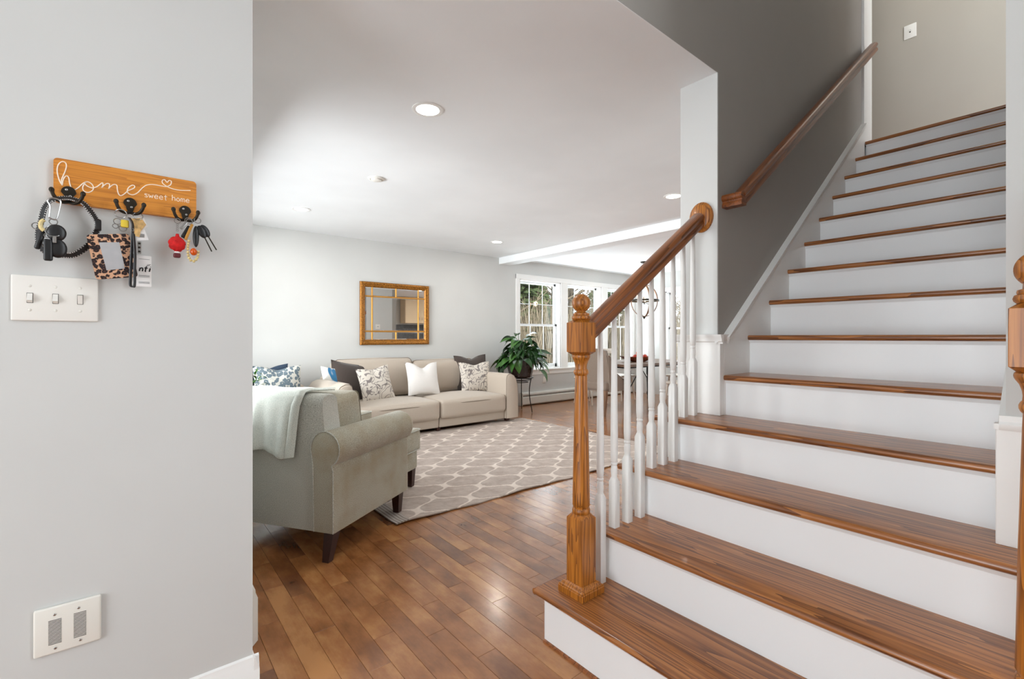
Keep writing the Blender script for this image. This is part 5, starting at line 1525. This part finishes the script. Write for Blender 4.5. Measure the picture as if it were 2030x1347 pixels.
# ------------------------------------------------------------------ dining area
def turned(h, r): return [(r*0.6, 0), (r*0.7, 0.03), (r*0.5, 0.06), (r*0.9, 0.12), (r*0.6, 0.16), (r*0.75, 0.3), (r*0.95, h*0.62), (r*0.6, h*0.68), (r*1.0, h*0.72), (r*1.0, h)]
TX0, TX1, TY0, TY1 = 5.68, 7.70, 4.28, 5.27
DT = thing('dining_table', 'wood-topped dining table with black turned legs behind the balusters', 'table', ((TX0+TX1)/2, (TY0+TY1)/2, 0.0))
hx, hy = (TX1-TX0)/2, (TY1-TY0)/2
for k in range(5):
    ya = -hy+2*hy*k/5; G().box(-hx, hx, ya+0.001, ya+2*hy/5-0.001, 0.720, 0.760, 0.002).obj('top_board', M['dwood'], DT, smooth=False)
G().box(-hx+0.22, hx-0.22, -hy+0.16, hy-0.16, 0.685, 0.719).obj('apron', M['blackmetal'], DT, smooth=False)
for sx in (-1, 1):
    for s2 in (-1, 1):
        g = G().lathe(turned(0.66, 0.036), sx*(hx-0.14), s2*(hy-0.07), 12); g.obj('leg', M['blackmetal'], DT)
        G().tube([(sx*(hx-0.14), s2*(hy-0.07), 0.36), (sx*(hx-0.45), s2*(hy-0.10), 0.65)], 0.008, 6).obj('brace', M['blackmetal'], DT)
# upholstered chair at the table end
UC_ = thing('upholstered_chair', 'tufted taupe upholstered dining chair at the near end of the table', 'chair', (5.62, 4.68, 0.0), 0.0)
# local: faces +x
bk = [(-0.20, 0.42), (-0.23, 0.70), (-0.27, 0.98)]
g = G()
rows = []
for i in range(9):
    t_ = i/8; z = 0.36+0.64*t_; xb = -0.22-0.07*t_
    ring_ = []
    hw = 0.275-0.02*t_
    for k in range(13):   # wing back: curves forward at the sides
        v_ = -1+2*k/12; y = hw*v_; x = xb+0.10*(abs(v_)**3)*(1.0-t_*0.6)
        ring_.append((x, y, z-(0.03*abs(v_)**4 if i == 8 else 0)))
    for k in range(12, -1, -1):
        v_ = -1+2*k/12; y = (hw-0.035)*v_; x = xb+0.085+0.10*(abs(v_)**3)*(1.0-t_*0.6)
        ring_.append((x, y, z-(0.03*abs(v_)**4 if i == 8 else 0)))
    rows.append(ring_)
g.loft(rows); g.obj('backrest', M['dchair'], UC_, angle=60)
for s2 in (-1, 1):   # sloping wings that come down to the seat
    g = G().prism([(-0.16, 0.36), (0.24, 0.36), (0.26, 0.50), (0.10, 0.56), (-0.05, 0.66), (-0.17, 0.90), (-0.21, 0.90)], 'y', s2*0.245-0.028, s2*0.245+0.028)
    g.obj('wing', M['dchair'], UC_, angle=60)
    g = G()
    for k in range(16):
        a, b_ = [(0.24, 0.47), (0.10, 0.555), (-0.05, 0.655), (-0.17, 0.88)][min(3, k//5)], [(0.10, 0.555), (-0.05, 0.655), (-0.17, 0.88), (-0.17, 0.89)][min(3, k//5)]
        t_ = (k % 5)/5; g.sphere((a[0]+(b_[0]-a[0])*t_, s2*0.275, a[1]+(b_[1]-a[1])*t_), 0.006, 6, 4)
    g.obj('nailheads', M['iron'], UC_)
G().rbox(0.27, 0.25, 0.065, 0.03, (0, 0, 0.02), (0.03, 0, 0.44), 4, 3).obj('seat', M['dchair'], UC_)
for i in range(3):
    for j in range(4):
        G().sphere((-0.135-0.075*(0.55+0.13*i-0.36)/0.64, -0.15+0.10*j, 0.60+0.13*i), 0.010, 8, 5).obj('tufting_button', M['dchair'], UC_)
for x, y, dx in ((-0.20, -0.22, -0.03), (-0.20, 0.22, -0.03), (0.25, -0.22, 0.0), (0.25, 0.22, 0.0)):
    taper_leg(UC_, x, y, 0.38, 0.026, 0.016, dx, 0, 'legwood')
ppl = thing('seat_cushion', 'small patterned cushion on the upholstered dining chair', 'cushion', (5.70, 4.62, 0.545), 0.3)
G().rbox(0.13, 0.12, 0.05, 0.045, (0, 0, 0.01), (0, 0, 0), 3, 3).obj('cover', M['pil_scroll'], ppl)
def spindle_chair(label, x, y, rz):
    t = thing('spindle_chair', label, 'chair', (x, y, 0.0), rz, 'pale wood dining chairs')
    G().rbox(0.22, 0.21, 0.018, 0.016, c=(0, 0, 0.45), n=1, seg=3).obj('seat', M['palewood'], t)
    for sx in (-1, 1):
        for s2 in (-1, 1):
            G().tube([(sx*0.16, s2*0.15, 0.44), (sx*0.21, s2*0.20, 0.0)], [0.018, 0.012], 8).obj('leg', M['palewood'], t)
    G().box(-0.26, -0.235, -0.21, 0.21, 0.86, 0.95, 0.008).obj('crest_rail', M['palewood'], t)
    for k in range(5):
        y_ = -0.17+0.085*k; G().tube([(-0.19, y_*0.9, 0.46), (-0.247, y_, 0.87)], 0.008, 6).obj('spindle', M['palewood'], t)
    G().tube([(-0.18, -0.17, 0.2), (-0.18, 0.17, 0.2)], 0.008, 6).obj('stretcher', M['palewood'], t)
spindle_chair('pale spindle chair on the window side of the table nearest the plant', 6.30, 5.52, -PI/2)
spindle_chair('pale spindle chair on the window side, farther right', 7.10, 5.52, -PI/2)
spindle_chair('pale spindle chair with its back to the stairs', 6.75, 4.02, PI/2)
spindle_chair('pale spindle chair at the far end of the table', 8.0, 4.78, PI)
bw = thing('fruit_bowl', 'long wooden dough bowl on the dining table', 'bowl', (6.55, 4.72, 0.761), -0.4)
g = G()
def ell(a, b_, z, n_=20): return [(a*math.cos(2*PI*k/n_), b_*math.sin(2*PI*k/n_), z+0.02*abs(math.cos(2*PI*k/n_))**4) for k in range(n_)]
g.loft([ell(0.18, 0.08, 0.0), ell(0.27, 0.13, 0.04), ell(0.33, 0.15, 0.08), ell(0.31, 0.135, 0.08), ell(0.25, 0.11, 0.045), ell(0.05, 0.03, 0.02)])
g.obj('bowl_shell', M['bowl'], bw)
for i, (x, y, z, r_, mt, lb) in enumerate(((6.50, 4.72, 0.845, 0.042, 'apple', 'red apple at the left of the wooden bowl'), (6.60, 4.68, 0.848, 0.045, 'apple', 'red apple in the middle of the wooden bowl'), (6.55, 4.70, 0.905, 0.036, 'amber', 'orange fruit on top of the apples in the bowl'), (6.68, 4.66, 0.845, 0.040, 'apple', 'red apple at the right of the wooden bowl'))):
    t = thing('fruit', lb, 'fruit', (x, y, z), 0, 'fruit in the bowl')
    G().sphere((0, 0, 0), r_, 14, 10, (1, 1, 0.92)).obj('flesh', M[mt], t)
    G().tube([(0, 0, r_*0.85), (0.003, 0, r_*1.2)], 0.002, 5).obj('stem', M['bark'], t)
# chandelier
CH = thing('chandelier', 'bronze and wood orb chandelier hanging over the dining table', 'chandelier', (6.86, 4.80, CEIL))
zc = 1.80-CEIL; R0 = 0.245
G().lathe([(0.065, 0.0), (0.065, -0.012), (0.05, -0.025), (0.01, -0.03)], n=20).obj('canopy', M['iron'], CH)
G().tube([(0, 0, -0.025), (0, 0, zc+0.30)], 0.005, 6).obj('chain', M['iron'], CH)
g = G()
for rr2, hh in ((R0+0.006, 0.0),):
    rings = [[(R0*math.cos(2*PI*k/36), R0*math.sin(2*PI*k/36), zc-0.012), ((R0+0.005)*math.cos(2*PI*k/36), (R0+0.005)*math.sin(2*PI*k/36), zc-0.012), ((R0+0.005)*math.cos(2*PI*k/36), (R0+0.005)*math.sin(2*PI*k/36), zc+0.016), (R0*math.cos(2*PI*k/36), R0*math.sin(2*PI*k/36), zc+0.016)] for k in range(37)]
    g.loft(rings, cap=False)
g.obj('band_ring', M['iron'], CH)
for q in range(4):
    a = q*PI/4+0.2; g = G()
    p = [(math.cos(a)*R0*math.cos(t_)*0.97, math.sin(a)*R0*math.cos(t_)*0.97, zc+R0*1.12*math.sin(t_)) for t_ in [2*PI*k/40 for k in range(41)]]
    w = Vector((-math.sin(a), math.cos(a), 0))*0.022
    g.ribbon(p, w, 0.008); g.obj('wood_strap', M['legwood'], CH)
G().lathe([(0.0, zc-0.32), (0.01, zc-0.31), (0.022, zc-0.29), (0.03, zc-0.275), (0.03, zc-0.265), (0.0, zc-0.262)], n=14).obj('bottom_finial', M['iron'], CH)
for q in range(4):
    a = q*PI/2+0.5; x, y = 0.11*math.cos(a), 0.11*math.sin(a)
    G().tube([(0, 0, zc-0.02), (x*0.6, y*0.6, zc-0.06), (x, y, zc-0.02)], 0.005, 6).obj('arm', M['iron'], CH)
    G().lathe([(0.011, zc-0.02), (0.011, zc+0.06), (0.0, zc+0.061)], x, y, 10).obj('candle_sleeve', M['palewood'], CH)
    G().lathe([(0.006, zc+0.06), (0.014, zc+0.085), (0.012, zc+0.105), (0.002, zc+0.135)], x, y, 10).obj('bulb', M['bulb'], CH)
l = bpy.data.lights.new('chandelier_light', 'POINT'); l.energy = 6; l.color = (1, 0.8, 0.55); l.shadow_soft_size = 0.05
lo_ = bpy.data.objects.new('chandelier_light', l); COL.objects.link(lo_); lo_.parent = CH; lo_.location = (0, 0, zc+0.1)

# ------------------------------------------------------------------ kitchen, seen in the mirror
KC = thing('upper_cabinet', 'cream upper kitchen cabinet reflected in the mirror', 'cabinet', (7.35, -1.865, 1.62))
G().box(-0.55, 0.55, -0.15, 0.18, 0, 0.85).obj('cabinet_box', M['cab'], KC, smooth=False)
for sx in (-1, 1):
    d = G().box(min(0, sx*0.545)+0.003, max(0, sx*0.545)-0.003, 0.18, 0.20, 0.005, 0.845, 0.003).obj('door', M['cab'], KC, smooth=False)
    G().tube([(sx*0.05, 0.215, 0.10), (sx*0.05, 0.215, 0.20)], 0.005, 6).obj('handle', M['iron'], d)
KB = thing('base_cabinet', 'cream base kitchen cabinet reflected in the mirror', 'cabinet', (6.95, -1.74, 0.0))
G().box(-1.3, 1.3, -0.28, 0.30, 0.1, 0.88).obj('cabinet_box', M['cab'], KB, smooth=False)
G().box(-1.28, 1.28, -0.28, 0.24, 0.001, 0.1).obj('toe_kick', M['dark'], KB, smooth=False)
for k in range(4):
    d = G().box(-1.295+0.65*k+0.003, -1.295+0.65*(k+1)-0.003, 0.30, 0.32, 0.105, 0.875, 0.003).obj('door', M['cab'], KB, smooth=False)
    G().tube([(-1.295+0.65*k+0.55, 0.335, 0.60), (-1.295+0.65*k+0.55, 0.335, 0.72)], 0.005, 6).obj('handle', M['iron'], d)
wt = G().box(-1.33, 1.33, -0.3, 0.34, 0, 0.035, 0.004).obj('worktop', M['counter'], None); wt.location = (6.95, -1.74, 0.881)
tag(wt, 'beige stone kitchen worktop reflected in the mirror', 'worktop')
bs = G(); rk = random.Random(4)
for r_ in range(13):
    x = 6.55-(0.1 if r_ % 2 else 0)
    while x < 8.28:
        bs.box(max(x, 6.5)+0.002, min(x+0.2, 8.3)-0.002, -2.049, -2.040+rk.random()*0.004, 0.93+r_*0.05+0.002, 0.93+(r_+1)*0.05-0.002); x += 0.2
bo = bs.obj('backsplash', M['tile'], None, smooth=False); bo['kind'] = 'stuff'; tag(bo, 'dark slate tile backsplash reflected in the mirror', 'backsplash')

# ------------------------------------------------------------------ outdoors: snow, trees
struct('ground_outside', G().box(-20, 60, 6.5, 60, -0.75, -0.65).box(9.1, 60, -25, 6.5, -0.75, -0.65), M['snow'], label='snow covered ground outside the windows')
hb_ = G(); nn_ = 24
vsn = []; fsn = []
for i in range(nn_+1):
    for j in range(9):
        x = -10+70*i/nn_; y = 15+j*4
        vsn.append((x, y, -0.7+0.55*j*(0.8+0.25*math.sin(i*1.7+j)))); 
for i in range(nn_):
    for j in range(8):
        a = i*9+j; fsn.append((a, a+9, a+10, a+1))
hb_.add(vsn, fsn); struct('ground_hill', hb_, M['snow'], smooth=True, label='snowy bank rising behind the house')
rt = random.Random(11)
def tree(x, y, z, H, kind, label):
    t = thing({'bare': 'bare_tree', 'pine': 'pine_tree'}[kind], label, 'tree', (x, y, z), rt.random()*6, 'trees outside the windows')
    g = G(); g.tube([(0, 0, -0.3), (rt.uniform(-.1, .1), 0, H*0.4), (rt.uniform(-.3, .3), 0, H*0.75), (rt.uniform(-.3, .3), 0.1, H)], [0.16, 0.12, 0.07, 0.02], 7)
    g.obj('trunk', M['bark'], t)
    g = G()
    if kind == 'bare':
        for k in range(34):
            z0 = H*rt.uniform(0.12, 0.95); a = rt.random()*2*PI; ln = (H-z0)*0.35+0.8
            p0 = Vector((0, 0, z0)); d = Vector((math.cos(a), math.sin(a), rt.uniform(0.3, 1.1))).normalized()
            p1 = p0+d*ln*0.5; p2 = p0+d*ln+Vector((0, 0, 0.3)); g.tube([p0, p1, p2], [0.04, 0.025, 0.008], 4)
            for q in range(5):
                s0 = p0.lerp(p2, rt.uniform(.3, 1)); dd = Vector((rt.uniform(-1, 1), rt.uniform(-1, 1), rt.uniform(0, 1)))*rt.uniform(0.4, 0.9)
                g.tube([s0, s0+dd], [0.014, 0.004], 3)
        g.obj('branches', M['twig'], t)
    else:
        for k in range(2600):
            z0 = H*rt.uniform(0.10, 1.0); a = rt.random()*2*PI; R_ = (1-z0/H)*H*0.30*math.sqrt(rt.random())+0.1
            c = Vector((R_*math.cos(a), R_*math.sin(a), z0)); s_ = rt.uniform(0.12, 0.30)
            u = Vector((math.cos(a), math.sin(a), -0.25))*s_*1.3; v = Vector((-math.sin(a), math.cos(a), rt.uniform(-.3, .3)))*s_*0.7
            b_ = len(g.v); g.v += [tuple(c-u-v), tuple(c+u), tuple(c-u+v), tuple(c+Vector((0, 0, s_*0.5)))]; g.f += [(b_, b_+1, b_+3), (b_+1, b_+2, b_+3), (b_+2, b_, b_+3)]
        g.obj('needles', M['pine'], t, smooth=False)
spots = [(14.6, 17.2, 'pine'), (16.6, 18.9, 'pine'), (15.6, 15.2, 'bare'), (17.8, 17.0, 'bare'), (19.2, 18.4, 'bare'), (20.6, 17.2, 'bare'), (22.4, 17.9, 'pine'), (23.0, 15.6, 'bare'), (13.2, 16.0, 'bare'), (16.4, 16.9, 'bare'), (24.5, 13.4, 'bare'), (21.5, 12.0, 'bare')]
ordn = ['first', 'second', 'third', 'fourth', 'fifth', 'sixth', 'seventh', 'eighth', 'ninth', 'tenth', 'eleventh', 'twelfth']
spots.sort(key=lambda p: -math.atan2(p[1], p[0]))
cnt = {'bare': 0, 'pine': 0}
for x, y, kd in spots:
    lb = ordn[cnt[kd]]+{'bare': ' leafless tan winter tree from the left beyond the windows', 'pine': ' olive green pine tree from the left beyond the windows'}[kd]
    cnt[kd] += 1
    tree(x, y, -0.6, rt.uniform(6, 9), kd, lb)

# tangled brush on the bank behind the trees: far too many stems to count
g = G()
for k in range(9000):
    r_ = 17+rt.random()*9; a = rt.uniform(0.50, 1.10); x, y = r_*math.cos(a)*1.15, r_*math.sin(a)*1.05
    if y < 13 and x < 16: continue
    z = -0.7+max(0, (y-15)/4*0.44); h = rt.uniform(0.8, 3.6)
    p = Vector((x, y, z)); q = p+Vector((rt.uniform(-.7, .7), rt.uniform(-.5, .5), h)); w = rt.uniform(0.012, 0.03)
    m = p.lerp(q, 0.5)+Vector((rt.uniform(-.3, .3), 0, 0.1))
    b_ = len(g.v)
    d = Vector((math.sin(a), -math.cos(a), 0))*w; e_ = Vector((math.cos(a), math.sin(a), 0))*w
    for c, f_ in ((p, 1), (m, 0.7), (q, 0.2)):
        g.v += [tuple(c-d*f_), tuple(c+d*f_), tuple(c+e_*f_)]
    for o_ in (0, 3):
        for j in range(3): g.f.append((b_+o_+j, b_+o_+(j+1) % 3, b_+o_+3+(j+1) % 3, b_+o_+3+j))
o = g.obj('brush_thicket', M['twig'], None, smooth=False, fix=False); o['kind'] = 'stuff'
tag(o, 'tan leafless brush covering the snowy bank outside', 'brush')
